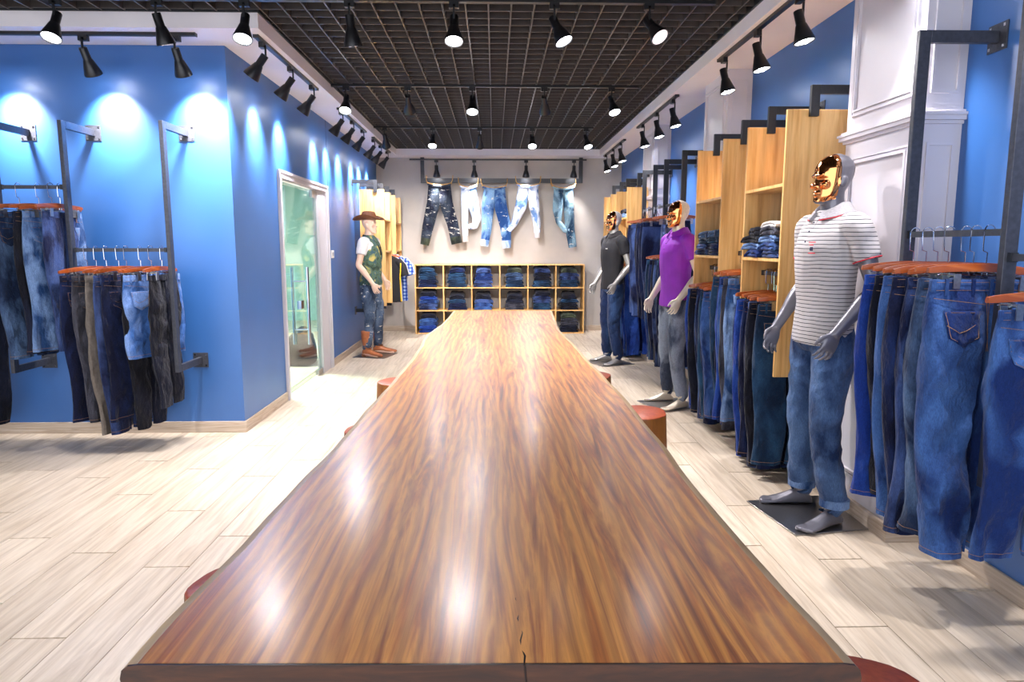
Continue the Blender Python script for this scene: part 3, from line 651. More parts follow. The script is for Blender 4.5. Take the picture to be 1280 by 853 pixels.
for (yy, cols, w_) in ((3.93, ['washed navy', 'mid blue', 'faded blue', 'slate'], 'nearer stack in the near pine cabinet'), (4.19, ['mid blue', 'faded blue', 'ink black', 'ink black'], 'farther stack in the near pine cabinet'),
                       (5.0, ['dark indigo', 'teal blue', 'grey blue'], 'nearer stack in the second pine cabinet'), (5.28, ['washed navy', 'teal blue', 'grey blue'], 'farther stack in the second pine cabinet')):
    stack(1.62, yy+.13, 1.326, 4, cols, w_, rng, 'folded jeans in the pine wall cabinets', rz=-PI/2, top_tilt=.05, hmul=.95)
stack(1.62, 8.75, 1.746, 2, ['faded blue', 'ink black'], 'high behind the black polo mannequin', rng, 'folded jeans in the pine wall cabinets', rz=-PI/2, top_tilt=.05)
t = thing('folded_shirt', (1.615, 4.045, 1.326+.178), -PI/2, 'white folded trousers on top of the near stack in the pine cabinet', 'trousers')
o = link('folded_cloth', FM[2], M['whitecloth'], t); o.scale = (.85, .8, .8)

# ------------------------------------------------------------------ hangers and hanging jeans
def hanger_parts(parent):
    b = MB(); rings = []
    for i in range(17):
        u = -1+2*i/16; x = u*.2; z = -.135-.016*u*u; hh_ = .0145*(1-.25*u*u) if abs(u) < .97 else .009; y = .012*u*u
        rings.append([(x, y-.007, z-hh_), (x, y+.007, z-hh_), (x, y+.008, z), (x, y+.006, z+hh_), (x, y-.006, z+hh_), (x, y-.008, z)])
    b.loft(rings).build('bar', M['hangwood'], parent, True)
    hk = [(.0, 0, -.122), (.0, 0, -.082), (-.017, 0, -.076), (-.019, 0, -.03)]+[(.0-.019*math.cos(a), 0, .0+.019*math.sin(a)-.004) for a in [PI*k/8 for k in range(0, 8)]]
    MB().tube(hk, .0022, 6).build('hook', M['chrome'], parent, True)
    MB().tube([(-.17, .002, -.165), (.17, .002, -.165)], .002, 6).tube([(-.01, 0, -.14), (-.01, .002, -.165)], .002, 6).tube([(.01, 0, -.14), (.01, .002, -.165)], .002, 6).build('rod', M['chrome'], parent, True)
    for s in (-1, 1):
        MB().box(s*.12-.012, s*.12+.012, -.034, -.029, -.212, -.160).box(s*.12-.012, s*.12+.012, .029, .034, -.212, -.160).box(s*.12-.010, s*.12+.010, -.029, .029, -.168, -.163).tube([(s*.12-.01, 0, -.166), (s*.12+.01, 0, -.166)], .008, 8).build('clip', M['brushed'], parent)
HP = thing('trouser_hanger', (0, 0, -50)); hanger_parts(HP)

def jeans_proto(seed, L=1.0, hw=.20, flare=1.0, detail=True, splay=0.0, folded_half=False, turn=0, cuff=False):
    """hanging jeans, waist top at z = 0, back pockets on the -Y face"""
    rnd = random.Random(seed); root = thing('jeans', (0, 0, -50)); n = 24
    ph = [rnd.uniform(0, 6.28) for _ in range(8)]
    def prm(s, z):
        t_ = -z/L; cr = .26/1.0
        d = .018+.05*min(1, (-z)/.25) - .012*max(0, t_-.3); w = hw
        if -z < cr: w_in = 0; w_out = hw*(1+.10*math.sin(PI/2*min(1, -z/.2)))
        else:
            q = (-z-cr)/(L-cr); w_in = .004+.018*q*rnd0; w_out = hw*1.10*(1-.16*q*flare)
        c = s*(w_in+w_out)/2 + s*splay*max(0, -z-.15); c += .012*math.sin(3.1*t_*PI+ph[0])*t_
        y = .018*math.sin(2.2*t_*PI+ph[1+(s > 0)])*t_*1.4 + s*.012*t_
        return c, (w_out-w_in)/2, d*(.85+.15*math.sin(5*t_+ph[3])), y
    rnd0 = rnd.uniform(.4, 1.4)
    def fold(s, z, a):
        ca, sa = math.cos(a), math.sin(a); am = min(1, (-z)/.2)
        fo = 1+am*(.16*math.sin(3*a+ph[4]+z*3)+.10*math.sin(5*a+ph[5]-z*5))+am*(.9*(noise.noise(Vector((ca*1.1+ph[6], sa*1.1+s*3, z*7.5)))+.5*noise.noise(Vector((ca*2.3+ph[7], sa*2+s*3, z*17)))))
        return fo
    def ring(s, z, grow=0, seg=n):
        c, w, d, y = prm(s, z); out = []
        for k in range(seg):
            a = 2*PI*k/seg; ca, sa = math.cos(a), math.sin(a)
            px = math.copysign(abs(ca)**.75, ca); py = math.copysign(abs(sa)**.75, sa)
            fo = fold(s, z, a)
            out.append((c+px*(w+grow), y+py*(d*fo+grow), z))
        return out
    zs = [0, -.02, -.045, -.08, -.12, -.16, -.20, -.24, -.28]+[-.28-(L-.28)*i/30 for i in range(1, 31)]
    for s in (-1, 1): MB().loft([ring(s, z) for z in zs]).build('leg', M['mid blue'], root, True)
    # waistband ring
    def wbring(z, g):
        out = []
        for k in range(28):
            a = 2*PI*k/28; ca, sa = math.cos(a), math.sin(a)
            out.append(((hw+g)*math.copysign(abs(ca)**.5, ca), (.019+g)*math.copysign(abs(sa)**.6, sa)-(.006*math.cos(a*1)**2), z))
        return out
    MB().loft([wbring(.003, .002), wbring(0, .005), wbring(-.020, .0055), wbring(-.038, .006), wbring(-.041, .003)]).build('waistband', M['mid blue'], root, True)
    if detail:
        def surf(s, x, z, off):
            c, w, d, y = prm(s, z); u = max(-.97, min(.97, (x-c)/max(w, .01)))
            ca = math.copysign(abs(u)**(1/.75), u); a = -math.acos(ca); return y-(d*fold(s, z, a))*abs(math.sin(a))**.75-off-.002
        bl = MB()
        for x in (-hw*.78, -hw*.3, hw*.02, hw*.38, hw*.8): bl.box(x-.006, x+.006, -.031, -.022, -.052, .006)
        bl.build('belt_loops', M['mid blue'], root, kind='stuff')
        st = MB()
        for s in (-1, 1):
            px = s*hw*.52; pw = .068; z0 = -.105; z1 = -.20; z2 = -.232
            top = [(px-pw, z0-.004*s), (px+pw, z0+.004*s), (px+pw*.86, z1), (px, z2), (px-pw*.86, z1)]
            grid = []
            for j in range(7):
                v = j/6
                row = []
                for i in range(7):
                    u = -1+2*i/6; ww = pw*(1-.14*v); zb = z1-(z1-z2)*(1-abs(u)); z = z0+(zb-z0)*v; x = px+u*ww
                    row.append((x, surf(s, x, z, .004), z))
                grid.append(row)
            m = MB(); m.loft(grid, caps=False, closed=False); pk = m.build('back_pocket', M['mid blue'], root, True)
            sm = pk.modifiers.new('t', 'SOLIDIFY'); sm.thickness = .003; sm.offset = 1
            def path(P, r=.0011):
                pts = []
                for (xa, za), (xb, zb) in zip(P, P[1:]):
                    for q in range(5): x = xa+(xb-xa)*q/5; z = za+(zb-za)*q/5; pts.append((x, surf(s, x, z, .0065), z))
                pts.append((P[-1][0], surf(s, P[-1][0], P[-1][1], .0065), P[-1][1])); st.tube(pts, r, 4)
            e = .006
            path([(px-pw+e, z0-e), (px+pw-e, z0-e), (px+pw*.86-e, z1+.002), (px, z2+e), (px-pw*.86+e, z1+.002), (px-pw+e, z0-e)])
            path([(px-pw+e, z1+.045), (px-.02, z1+.018), (px+.01, z1+.026), (px+pw*.9-e, z1+.05)], .0016)
            path([(s*.004, -.085), (s*hw*1.0, -.062)], .0012)
            path([(s*.006, -.05), (s*.006, -.25)], .0011)
            hz = -L+.02; c, w, d, y = prm(s, hz)
            st.tube([(p[0], p[1], p[2]) for p in ring(s, hz, .0015)]+[ring(s, hz, .0015)[0]], .0011, 4)
        st.tube([(hw*.96*(-1+2*k/8), -.0265-.0, -.006) for k in range(9)], .001, 4).tube([(hw*.96*(-1+2*k/8), -.0265, -.034) for k in range(9)], .001, 4)
        st.build('stitching', M['tan'], root, kind='stuff')
        MB().box(hw*.52, hw*.80, -.0335, -.026, -.062, -.012).build('leather_patch', M['patch'], root)
    if cuff:
        for s in (-1, 1): MB().loft([ring(s, -L+.05, .006), ring(s, -L+.045, .010), ring(s, -L-.005, .010), ring(s, -L-.008, .002)]).build('cuff', M['pale blue'], root, True)
    return root
JP = [jeans_proto(i, L=l, flare=f) for i, (l, f) in enumerate(((1.0, 1.2), (.98, .8), (1.02, 1.6), (.96, 2.0), (1.0, .4)))]
JS = jeans_proto(11, L=.55, hw=.21, flare=.2)
JL = [jeans_proto(20+i, L=1.02, hw=.19, flare=f, detail=False) for i, f in enumerate((1.0, 1.8))]
BASE_M = M['mid blue']
def hang(x, y, z, rz, color, where_, group, proto, turned=0, scale=1, tilt=0, swing=0, thick=.8):
    x += random.uniform(-.018, .018)
    h = copy_tree(HP); h.location = (x, y, z+.012); h.rotation_euler = (0, random.uniform(-.035, .035), rz)
    tag(h, 'wooden clip hanger '+where_, 'hanger', group+' hangers')
    j = copy_tree(proto, swap={BASE_M: M[color]}); j.location = (x, y, z+.012-.180); j.rotation_euler = (swing, tilt, rz+turned); j.scale = (scale, thick, scale)
    tag(j, '%s %s %s' % (color, 'denim shorts' if proto is JS else ('trousers' if 'khaki' in color else 'jeans'), where_), 'shorts' if proto is JS else 'jeans', group)
    return h, j
# nearest right rack, seven pairs, seen from behind the legs
g = 'jeans on the nearest right rail'
spec = [(2.83, 'bright blue', 1), (2.77, 'ink black', 3), (2.70, 'mid blue', 0), (2.61, 'dark indigo', 2), (2.555, 'washed navy', 4), (2.49, 'grey blue', 1), (2.41, 'mid blue', 0)]
for k, (y, c, p) in enumerate(spec):
    n_ = len(spec)-1-k
    w_ = ('closest to the camera' if n_ == 0 else ORD[n_]+' from the camera')+' on the nearest right rail'
    hang(FX, y, 1.445, random.uniform(-.06, .06)+(.0 if k > 4 else -.03), c, w_, g, JP[p], scale=[.96, .96, .98, 1.0, 1.0, .98, 1.0][k], thick=.9 if k > 4 else .6)
hang(FX+.05, 2.17, 1.36, .08, 'mid blue', 'at the right picture edge in front of the cut-off frame', g, JP[4], scale=.84, thick=.5)
rail('R', 1.6, 2.3, 1.36, 'rail running out of the right picture edge')
# cabinets
def row(y0, y1, n, z, cols, wname, group, protos, jit=.12, rx=FX, base=0, flip=0, scale=1.0):
    for k in range(n):
        y = y0+(y1-y0)*(k+.5)/n
        w_ = '%s from the camera, %s' % (ORD[k], wname)
        hang(rx, y, z, base+random.uniform(-jit, jit), cols[k % len(cols)], w_, group, protos[k % len(protos)], turned=flip, thick=max(.3, min(.9, (y1-y0)/n/.13)), scale=scale*random.uniform(.97, 1.03))
row(3.93, 4.43, 8, 1.225, ['teal blue', 'dark indigo', 'ink black', 'washed navy', 'dark indigo', 'ink black', 'bright blue', 'dark indigo'], 'under the near pine cabinet', 'jeans under the near cabinet', [JP[1], JL[0], JP[0], JL[1]])
row(4.53, 4.89, 6, 1.345, ['faded blue', 'slate', 'mid blue', 'bright blue', 'dark indigo', 'teal blue'], 'between the two near pine cabinets', 'jeans between the cabinets', [JP[4], JL[0], JP[2]])
row(4.99, 5.47, 7, 1.225, ['mid blue', 'dark indigo', 'teal blue', 'dark indigo', 'washed navy', 'ink black', 'bright blue'], 'under the second pine cabinet', 'jeans under the second cabinet', [JP[3], JL[1], JP[0]])
row(6.50, 7.07, 7, 1.42, ['dark indigo', 'teal blue', 'washed navy', 'ink black', 'dark indigo', 'teal blue', 'mid blue'], 'low behind the purple shirt mannequin', 'jeans behind the purple shirt mannequin', [JL[0], JL[1]])
row(7.18, 7.54, 4, 1.80, ['washed navy', 'dark indigo', 'mid blue', 'dark indigo'], 'upper rail before the third pilaster', 'jeans on the upper far rail', [JL[1], JL[0]])
row(7.66, 8.08, 5, 1.80, ['ink black', 'washed navy', 'dark indigo', 'mid blue', 'washed navy'], 'upper rail beside the third pilaster', 'jeans on the upper far rail', [JL[1], JL[0]])
row(8.19, 8.41, 4, 1.30, ['bright blue', 'dark indigo', 'bright blue', 'mid blue', 'bright blue'], 'lower rail by the third pilaster', 'jeans on the lower far rail', [JL[0], JL[1]])
row(6.52, 6.8, 2, 1.80, ['dark indigo', 'washed navy'], 'high behind the purple shirt mannequin', 'jeans behind the purple shirt mannequin', [JL[0]], scale=.6)
row(8.55, 9.0, 4, 1.225, ['mid blue', 'grey blue', 'dark indigo', 'mid blue'], 'in the cabinet behind the black polo mannequin', 'jeans in the far cabinet', [JL[0], JL[1]])
# left blue wall racks
g = 'jeans on the left blue wall'
AY = YA-.37
def lrow(xs, z, items, wname, ang):
    for k, (x, (c, p, sc, rz)) in enumerate(zip(xs, items)):
        hang(x, AY, z, ang+rz, c, '%s from the left on the %s' % (ORD[k], wname), g, p, scale=sc, thick=.38)
lrow((-3.16, -3.05, -2.94, -2.88), 1.785, [('grey blue', JP[0], .97, 0), ('ink black', JP[1], .95, .1), ('faded blue', JP[4], .92, -.15), ('washed navy', JL[1], .90, .25)], 'upper left rail', 1.2)
lrow((-2.765, -2.70, -2.63, -2.545, -2.47, -2.40, -2.34, -2.265), 1.37, [('dark indigo', JP[1], 1.0, 0), ('slate', JP[3], 1.03, .1), ('grey khaki', JL[0], 1.05, .2), ('washed navy', JP[0], 1.07, .1), ('dark indigo', JP[4], .98, 0), ('ink black', JL[1], 1.02, .2), ('light wash shorts', JS, 1.0, -.1), ('ink black', JL[0], .88, .3)], 'lower left rail', 1.2)
lrow((-3.53, -3.66), 1.37, [('ink black', JP[2], 1.04, 0), ('slate', JP[1], 1.0, .1)], 'rail cut by the left picture edge', 1.2)

# ------------------------------------------------------------------ shirts on the far left rail
def shirt_mesh(seed, wide=.24, L=.68):
    m = MB()
    def rg(z, w, d, y=0): return [(w*math.copysign(abs(math.cos(2*PI*k/20))**.8, math.cos(2*PI*k/20)), y+d*math.sin(2*PI*k/20)*(1+.12*math.sin(6*PI*k/10+seed+z*8)), z) for k in range(20)]
    m.loft([rg(0, .06, .035), rg(-.03, .13, .04), rg(-.07, wide*.9, .045), rg(-.16, wide*.92, .055), rg(-.35, wide*.9, .05), rg(-L*.8, wide*.93, .055), rg(-L, wide*.96, .06)])
    for s in (-1, 1):
        m.tube([(s*wide*.72, 0, -.085), (s*wide*1.02, 0, -.17), (s*wide*1.18, 0, -.30)], [.055, .062, .06], 12)
    return m.mesh('shirt', True)
for k, (y, mm, l, c) in enumerate(((10.03, 'blacktag', 'black t-shirt with yellow trim behind the cowboy mannequin', 't-shirt'), (10.14, 'greycollar', 'pale grey shirt behind the black one with yellow trim', 'shirt'), (10.24, 'plaid', 'blue plaid shirt on the far left rail', 'shirt'), (10.355, 'whitecloth', 'white t-shirt nearest the back wall on the far left rail', 't-shirt'))):
    h = copy_tree(HP); h.location = (XL+.31, y, 1.392); tag(h, 'wooden hanger holding the '+l, 'hanger', 'shirt hangers')
    t = thing('shirt', (XL+.33+.06*(k > 1), y, 1.27), -.25, l, c)
    t.scale = (1, .6, 1)
    link('fabric', shirt_mesh(k, L=.68 if k < 3 else .45), M[mm], t)
    if k == 0: MB().tube([(.235, -.062, -.12), (.222, -.062, -.35), (.235, -.066, -.67)], .009, 6).build('yellow_trim', M['yellow'], t)

# ------------------------------------------------------------------ ripped jeans tied to the back frame
bf = thing('back_frame', (.12, 11.20, 2.42), 0, 'black steel bar across the back wall with two upright arms', 'wall frame')
MB().box(-1.285, 1.29, -.02, .02, -.035, .035).build('bar', M['black'], bf)
for s in (-1.285, 1.23): MB().box(s, s+.06, -.02, .02, .035, .36).build('arm', M['black'], bf)
for s in (-1.1, 1.1): MB().box(s-.02, s+.02, .02, .15, -.02, .02).build('wall_mount', M['black'], bf)
def ripped(cx, w, L, zt, m, label, legs, cuffm=None, hw=.17):
    """legs: list of two polylines (x, z) with widths, for jeans tied open by a rope"""
    t = thing('ripped_jeans', (cx, 11.15, zt), 0, label, 'jeans', 'ripped jeans tied to the back bar')
    def pth(P, W):
        rings = []
        pts = []
        for (xa, za), (xb, zb), wa, wb in zip(P, P[1:], W, W[1:]):
            for q in range(6): f = q/6; pts.append((xa+(xb-xa)*f, za+(zb-za)*f, wa+(wb-wa)*f))
        pts.append((P[-1][0], P[-1][1], W[-1]))
        for i, (x, z, ww) in enumerate(pts):
            a = pts[max(0, i-1)]; b = pts[min(len(pts)-1, i+1)]; dx, dz = b[0]-a[0], b[1]-a[1]; q = math.hypot(dx, dz) or 1; nx, nz = -dz/q, dx/q
            if i < 4: nx, nz = 1, 0
            if nx < 0: nx, nz = -nx, -nz
            rr = []
            for k in range(14):
                an = 2*PI*k/14; u = math.cos(an); v = math.sin(an)*(1+.2*math.sin(i*.9+k))
                rr.append((x+nx*ww*u, v*.032+.006*math.sin(i*.7), z+nz*ww*u))
            rings.append(rr)
        return rings
    for P, Wd in legs:
        r_ = pth(P, Wd); MB().loft(r_).build('leg', m, t, True)
        if cuffm: MB().loft([[(x*1.0, y_*1.25, z) for x, y_, z in r_[-3]], [(x, y_*1.3, z-.0) for x, y_, z in r_[-1]], [(x, y_*1.0, z-.012) for x, y_, z in r_[-1]]]).build('cuff', cuffm, t, True)
    # open waist: sagging band and jute belt rope
    for k, (dz, r, mm, nme) in enumerate(((0, .014, m, 'waistband'), (.018, .009, M['rope'], 'rope_belt'))):
        pts = [(-hw-.015+(2*hw+.03)*i/12, -.03+.0*i, .0+dz-.035*math.sin(PI*i/12)) for i in range(13)]
        mb = MB().tube(pts, r, 8)
        if k == 1:
            for s in (-1, 1): mb.tube([(s*(hw+.015), -.03, dz), (s*(hw+.035), -.02, .06), (s*(hw+.04), .045, .14), (s*(hw+.03), .12, .06), (s*(hw+.01), -.0, -.01)], .007, 6)
        mb.build(nme, mm, t, True)
ripped(-.865, .3, .95, 2.36, M['ripped black'], 'black jeans with ripped thighs, leftmost of the pairs tied to the back bar',
       [([(-.08, -.0), (-.10, -.30), (-.19, -.65), (-.25, -.94)], [.095, .105, .09, .07]), ([(.08, 0), (.10, -.30), (.20, -.62), (.26, -.92)], [.095, .105, .09, .085])], M['olive black'])
ripped(-.41, .2, .85, 2.33, M['ripped light'], 'pale washed jeans with one leg looped up, second pair on the back bar',
       [([(-.06, 0), (-.06, -.35), (-.06, -.6), (-.05, -.86)], [.06, .055, .05, .045]), ([(.05, 0), (.08, -.3), (.13, -.50), (.10, -.62), (-.02, -.64)], [.07, .085, .07, .05, .04])], M['whitecloth'], hw=.12)
ripped(.0, .3, .95, 2.32, M['ripped mid'], 'mid blue ripped jeans, middle pair on the back bar',
       [([(-.07, 0), (-.10, -.30), (-.12, -.65), (-.16, -.92)], [.09, .10, .08, .065]), ([(.08, 0), (.10, -.3), (.18, -.62), (.20, -.95)], [.09, .10, .09, .065])], M['pale blue'])
ripped(.54, .3, .85, 2.35, M['ripped light'], 'almost white ripped jeans, fourth pair on the back bar',
       [([(-.07, 0), (-.12, -.35), (-.22, -.60), (-.30, -.70), (-.42, -.70)], [.085, .09, .055, .045, .035]), ([(.07, 0), (.10, -.35), (.14, -.60), (.15, -.82)], [.085, .08, .06, .045])], M['whitecloth'], hw=.16)
ripped(1.10, .3, .95, 2.32, M['ripped teal'], 'teal washed ripped jeans, rightmost pair on the back bar',
       [([(-.07, 0), (-.09, -.35), (-.07, -.55), (.03, -.68), (.10, -.68)], [.08, .08, .045, .04, .04]), ([(.07, 0), (.09, -.35), (.11, -.65), (.16, -.95)], [.085, .08, .075, .065])], None, hw=.16)

# ------------------------------------------------------------------ mannequins
def section(c, rx, ry, n=20, p=2.0, ax=None):
    out = []
    for k in range(n):
        a = 2*PI*k/n; ca, sa = math.cos(a), math.sin(a); e = 2/p
        x = rx*math.copysign(abs(ca)**e, ca); y = ry*math.copysign(abs(sa)**e, sa)
        out.append(Vector(c)+Vector((x, y, 0)))
    return out
def limb(mb, pts, n=14):
    """pts: (centre, r) ; circular sections across the path, denser at joints"""
    P = [Vector(p[0]) for p in pts]; R = [p[1] for p in pts]; q = []; rr = []
    for i in range(len(P)-1):
        for k in range(4):
            f = k/4; p0 = P[max(0, i-1)]; p1 = P[i]; p2 = P[i+1]; p3 = P[min(len(P)-1, i+2)]
            q.append(.5*((2*p1)+(-p0+p2)*f+(2*p0-5*p1+4*p2-p3)*f*f+(-p0+3*p1-3*p2+p3)*f**3)); rr.append(R[i]+(R[i+1]-R[i])*(3*f*f-2*f**3))
    q.append(P[-1]); rr.append(R[-1])
    mb.tube(q, rr, n)
def remesh(mb, voxel, smooth=6, name='m'):
    me = mb.mesh(name); o = bpy.data.objects.new(name, me); C.objects.link(o)
    r = o.modifiers.new('r', 'REMESH'); r.mode = 'VOXEL'; r.voxel_size = voxel
    s = o.modifiers.new('s', 'SMOOTH'); s.iterations = smooth; s.factor = .5
    dg = bpy.context.evaluated_depsgraph_get(); me2 = bpy.data.meshes.new_from_object(o.evaluated_get(dg)); bpy.data.objects.remove(o)
    for p in me2.polygons: p.use_smooth = True
    return me2
# skeleton: +X forward, +Y the figure's left; head top at 1.84
SH = {s: Vector((-.01, s*.185, 1.495)) for s in (-1, 1)}
EL = {1: Vector((-.075, .262, 1.19)), -1: Vector((-.045, -.255, 1.19))}
WR = {1: Vector((.095, .235, .985)), -1: Vector((.12, -.225, .965))}
HIP = {s: Vector((0, s*.088, .93)) for s in (-1, 1)}
KN = {1: Vector((.045, .125, .50)), -1: Vector((.02, -.11, .50))}
AN = {1: Vector((.0, .165, .085)), -1: Vector((-.02, -.14, .085))}
def hand(mb, w, el, s):
    d = (w-el).normalized(); d = (d+Vector((0, 0, -.55))).normalized()
    side = Vector((0, s, 0)); side = (side-d*side.dot(d)).normalized()      # back of the hand faces outwards
    wide = d.cross(side).normalized()
    if wide.x < 0: wide = -wide                                              # thumb side forward
    pal = []
    for f, a, b in ((-.01, .023, .019), (.02, .030, .017), (.05, .040, .015), (.085, .042, .013), (.095, .036, .010)):
        c = w+d*f; pal.append([c+wide*math.cos(2*PI*k/14)*a+side*math.sin(2*PI*k/14)*b for k in range(14)])
    mb.loft(pal)
    for i, (o, ln) in enumerate(((.030, .070), (.010, .080), (-.011, .074), (-.031, .058))):
        b = w+d*.085+wide*o; cur = -side
        p1 = b+d*ln*.45+cur*.004+wide*o*.12; p2 = p1+(d*.80+cur*.60).normalized()*ln*.33; p3 = p2+(d*.45+cur*.9).normalized()*ln*.30
        mb.tube([b-d*.02, b, p1, p2, p3], [.0085, .0088, .0082, .0075, .0058], 8)
    b = w+d*.025+wide*.026; p1 = b+(wide*.75+d*.75-side*.2).normalized()*.035; p2 = p1+(wide*.15+d*1-side*.35).normalized()*.03; p3 = p2+(d-side*.4).normalized()*.022
    mb.tube([b-wide*.01, b, p1, p2, p3], [.013, .0125, .0105, .0095, .007], 8)
def body_mesh(voxel=.0052, shoes=False):
    m = MB()
    m.loft([section((0, 0, .86), .07, .10), section((0, 0, .90), .095, .155), section((-.005, 0, .97), .105, .168), section((0, 0, 1.06), .095, .150), section((.005, 0, 1.14), .092, .138), section((.01, 0, 1.25), .107, .155),
            section((.005, 0, 1.36), .118, .172), section((-.005, 0, 1.45), .105, .178), section((-.012, 0, 1.51), .082, .165), section((-.015, 0, 1.545), .062, .11), section((-.015, 0, 1.565), .05, .065)])
    limb(m, [((-.02, 0, 1.50), .068), ((-.014, 0, 1.56), .060), ((-.004, 0, 1.62), .056), ((-.002, 0, 1.69), .058)])
    # head: front x, back x, half width against height above the chin
    R = [(-.004, .074, .03, .022), (.010, .086, .0, .040), (.03, .089, -.03, .053), (.055, .087, -.055, .062), (.085, .086, -.078, .068), (.115, .085, -.094, .072), (.14, .088, -.102, .075), (.17, .084, -.105, .076), (.20, .066, -.095, .067), (.222, .038, -.07, .050), (.236, .0, -.035, .026), (.240, -.012, -.022, .006)]
    rg = []
    for z, xf, xb, w in R:
        c = (xf+xb)/2; r = (xf-xb)/2; rr = []
        for k in range(24):
            a = 2*PI*k/24; ca, sa = math.cos(a), math.sin(a); e = .9 if ca < 0 else 1.05
            rr.append((c+r*math.copysign(abs(ca)**e, ca), w*sa, 1.598+z))
        rg.append(rr)
    m.loft(rg)
    z0 = 1.598
    m.loft([[(xx, yy*ww, z0+z) for xx, yy in ((.07, -1), (.088+px*.45, -.75), (.088+px, 0), (.088+px*.45, .75), (.07, 1))] for z, px, ww in ((.064, -.008, .008), (.070, .006, .015), (.079, .015, .016), (.092, .010, .011), (.112, .003, .009), (.128, -.002, .010))])
    m.ell((.083, 0, z0+.132), (.011, .045, .009)); m.ell((.084, 0, z0+.049), (.012, .022, .0055)); m.ell((.082, 0, z0+.038), (.013, .019, .006)); m.ell((.078, 0, z0+.010), (.016, .022, .014))
    for s in (-1, 1):
        m.ell((.07, s*.040, z0+.085), (.02, .022, .014)); m.ell((-.008, s*.073, z0+.098), (.020, .009, .030)); m.ell((-.014, s*.080, z0+.106), (.015, .005, .020))
        limb(m, [(SH[s]+Vector((0, -s*.05, -.01)), .055), (SH[s]+Vector((0, s*.005, -.012)), .058), (SH[s].lerp(EL[s], .35), .050), (SH[s].lerp(EL[s], .75), .042), (EL[s], .041), (EL[s].lerp(WR[s], .3), .041), (EL[s].lerp(WR[s], .75), .030), (WR[s], .0265), (WR[s]+(WR[s]-EL[s]).normalized()*.02, .025)])
        hand(m, WR[s], EL[s], s)
        limb(m, [(HIP[s]+Vector((0, 0, .03)), .082), (HIP[s]+Vector((.0, s*.005, -.06)), .088), (HIP[s].lerp(KN[s], .55), .073), (KN[s]+Vector((0, 0, .05)), .056), (KN[s], .053), (KN[s]+Vector((-.015, 0, -.12)), .054), (KN[s].lerp(AN[s], .65), .040), (AN[s]+Vector((0, 0, .03)), .033), (AN[s]+Vector((0, 0, -.02)), .034)])
        a = AN[s]; out = Vector((1, s*.28, 0)).normalized(); sd = Vector((-out.y, out.x, 0))
        ft = []
        for f, w, h in ((-.062, .018, .028), (-.05, .028, .050), (-.02, .033, .075), (.03, .036, .082), (.07, .040, .062), (.12, .045, .040), (.16, .046, .028), (.19, .040, .022), (.208, .024, .016)):
            c = Vector((a.x, a.y, 0))+out*f
            ft.append([c+sd*w*math.cos(2*PI*k/14)+Vector((0, 0, max(.004, h/2+h/2*math.sin(2*PI*k/14)))) for k in range(14)])
        m.loft(ft)
        for i, (o, r, ln) in enumerate(((-s*.029, .014, .036), (-s*.008, .011, .034), (s*.010, .010, .028), (s*.026, .009, .020), (s*.040, .008, .010))):
            p = Vector((a.x, a.y, .014))+out*.185+sd*o; m.tube([p-out*.02, p, p+out*ln*.7, p+out*ln], [r, r, r*.95, r*.6], 8)
    me = remesh(m, voxel, 4, 'body')
    for v in me.vertices:                    # press in the eye sockets and the mouth line
        p = v.co
        if p.x > .03 and p.z > 1.6:
            for s in (-1, 1):
                d2 = ((p.y-s*.031)/.017)**2+((p.z-z0-.112)/.010)**2; v.co.x -= .006*math.exp(-d2)
                d2 = ((p.y-s*.031)/.011)**2+((p.z-z0-.112)/.005)**2; v.co.x += .003*math.exp(-d2)
            d2 = (p.y/.024)**2+((p.z-z0-.0435)/.0025)**2; v.co.x -= .004*math.exp(-d2)
    return me
BODY = body_mesh()
def mask_mesh():
    me = BODY; idx = {}; m = MB()
    def ins(p): return p.z > 1.604+.25*max(0, .06-p.x) and p.x > .006+.10*max(0, 1.70-p.z)
    off = []
    for poly in me.polygons:
        if all(ins(me.vertices[v].co) for v in poly.vertices):
            f = []
            for v in poly.vertices:
                if v not in idx: idx[v] = len(m.v); m.v.append(tuple(me.vertices[v].co+me.vertices[v].normal*.004))
                f.append(idx[v])
            m.f.append(tuple(f))
    return m.mesh('face_mask')
MASK = mask_mesh()
for p in MASK.polygons: p.use_smooth = True

def wrinkle(me, amp, f, z0, z1, seed=0, stretch=(1, 1, 2.2)):
    for v in me.vertices:
        z = v.co.z
        if z0 < z < z1:
            k = min(1, (z-z0)/.05, (z1-z)/.05); p = Vector((v.co.x*f*stretch[0], v.co.y*f*stretch[1], v.co.z*f*stretch[2]+v.co.x*f*1.2))+Vector((seed, seed, seed))
            v.co += v.normal*amp*k*(1-2.2*abs(noise.noise(p)))
def polo_mesh(sleeve=.55, seed=0, hem=.90):
    m = MB()
    m.loft([section((-.002, 0, hem), .122, .178, p=2.3), section((-.002, 0, hem+.01), .124, .180, p=2.3), section((0, 0, .99), .122, .176), section((.004, 0, 1.10), .116, .162), section((.008, 0, 1.2), .120, .162), section((.010, 0, 1.30), .128, .172),
            section((.006, 0, 1.38), .130, .182), section((-.003, 0, 1.45), .116, .186), section((-.012, 0, 1.51), .092, .174), section((-.015, 0, 1.545), .074, .122), section((-.012, 0, 1.565), .066, .078)], )
    for s in (-1, 1):
        e = SH[s].lerp(EL[s], sleeve)
        limb(m, [(SH[s]+Vector((0, -s*.05, -.012)), .064), (SH[s]+Vector((0, s*.004, -.014)), .067), (SH[s].lerp(EL[s], .3), .064), (e, .063)])
    me = remesh(m, .008, 5, 'polo'); wrinkle(me, .006, 5, .9, 1.5, seed, (1.4, 1.4, .8)); return me
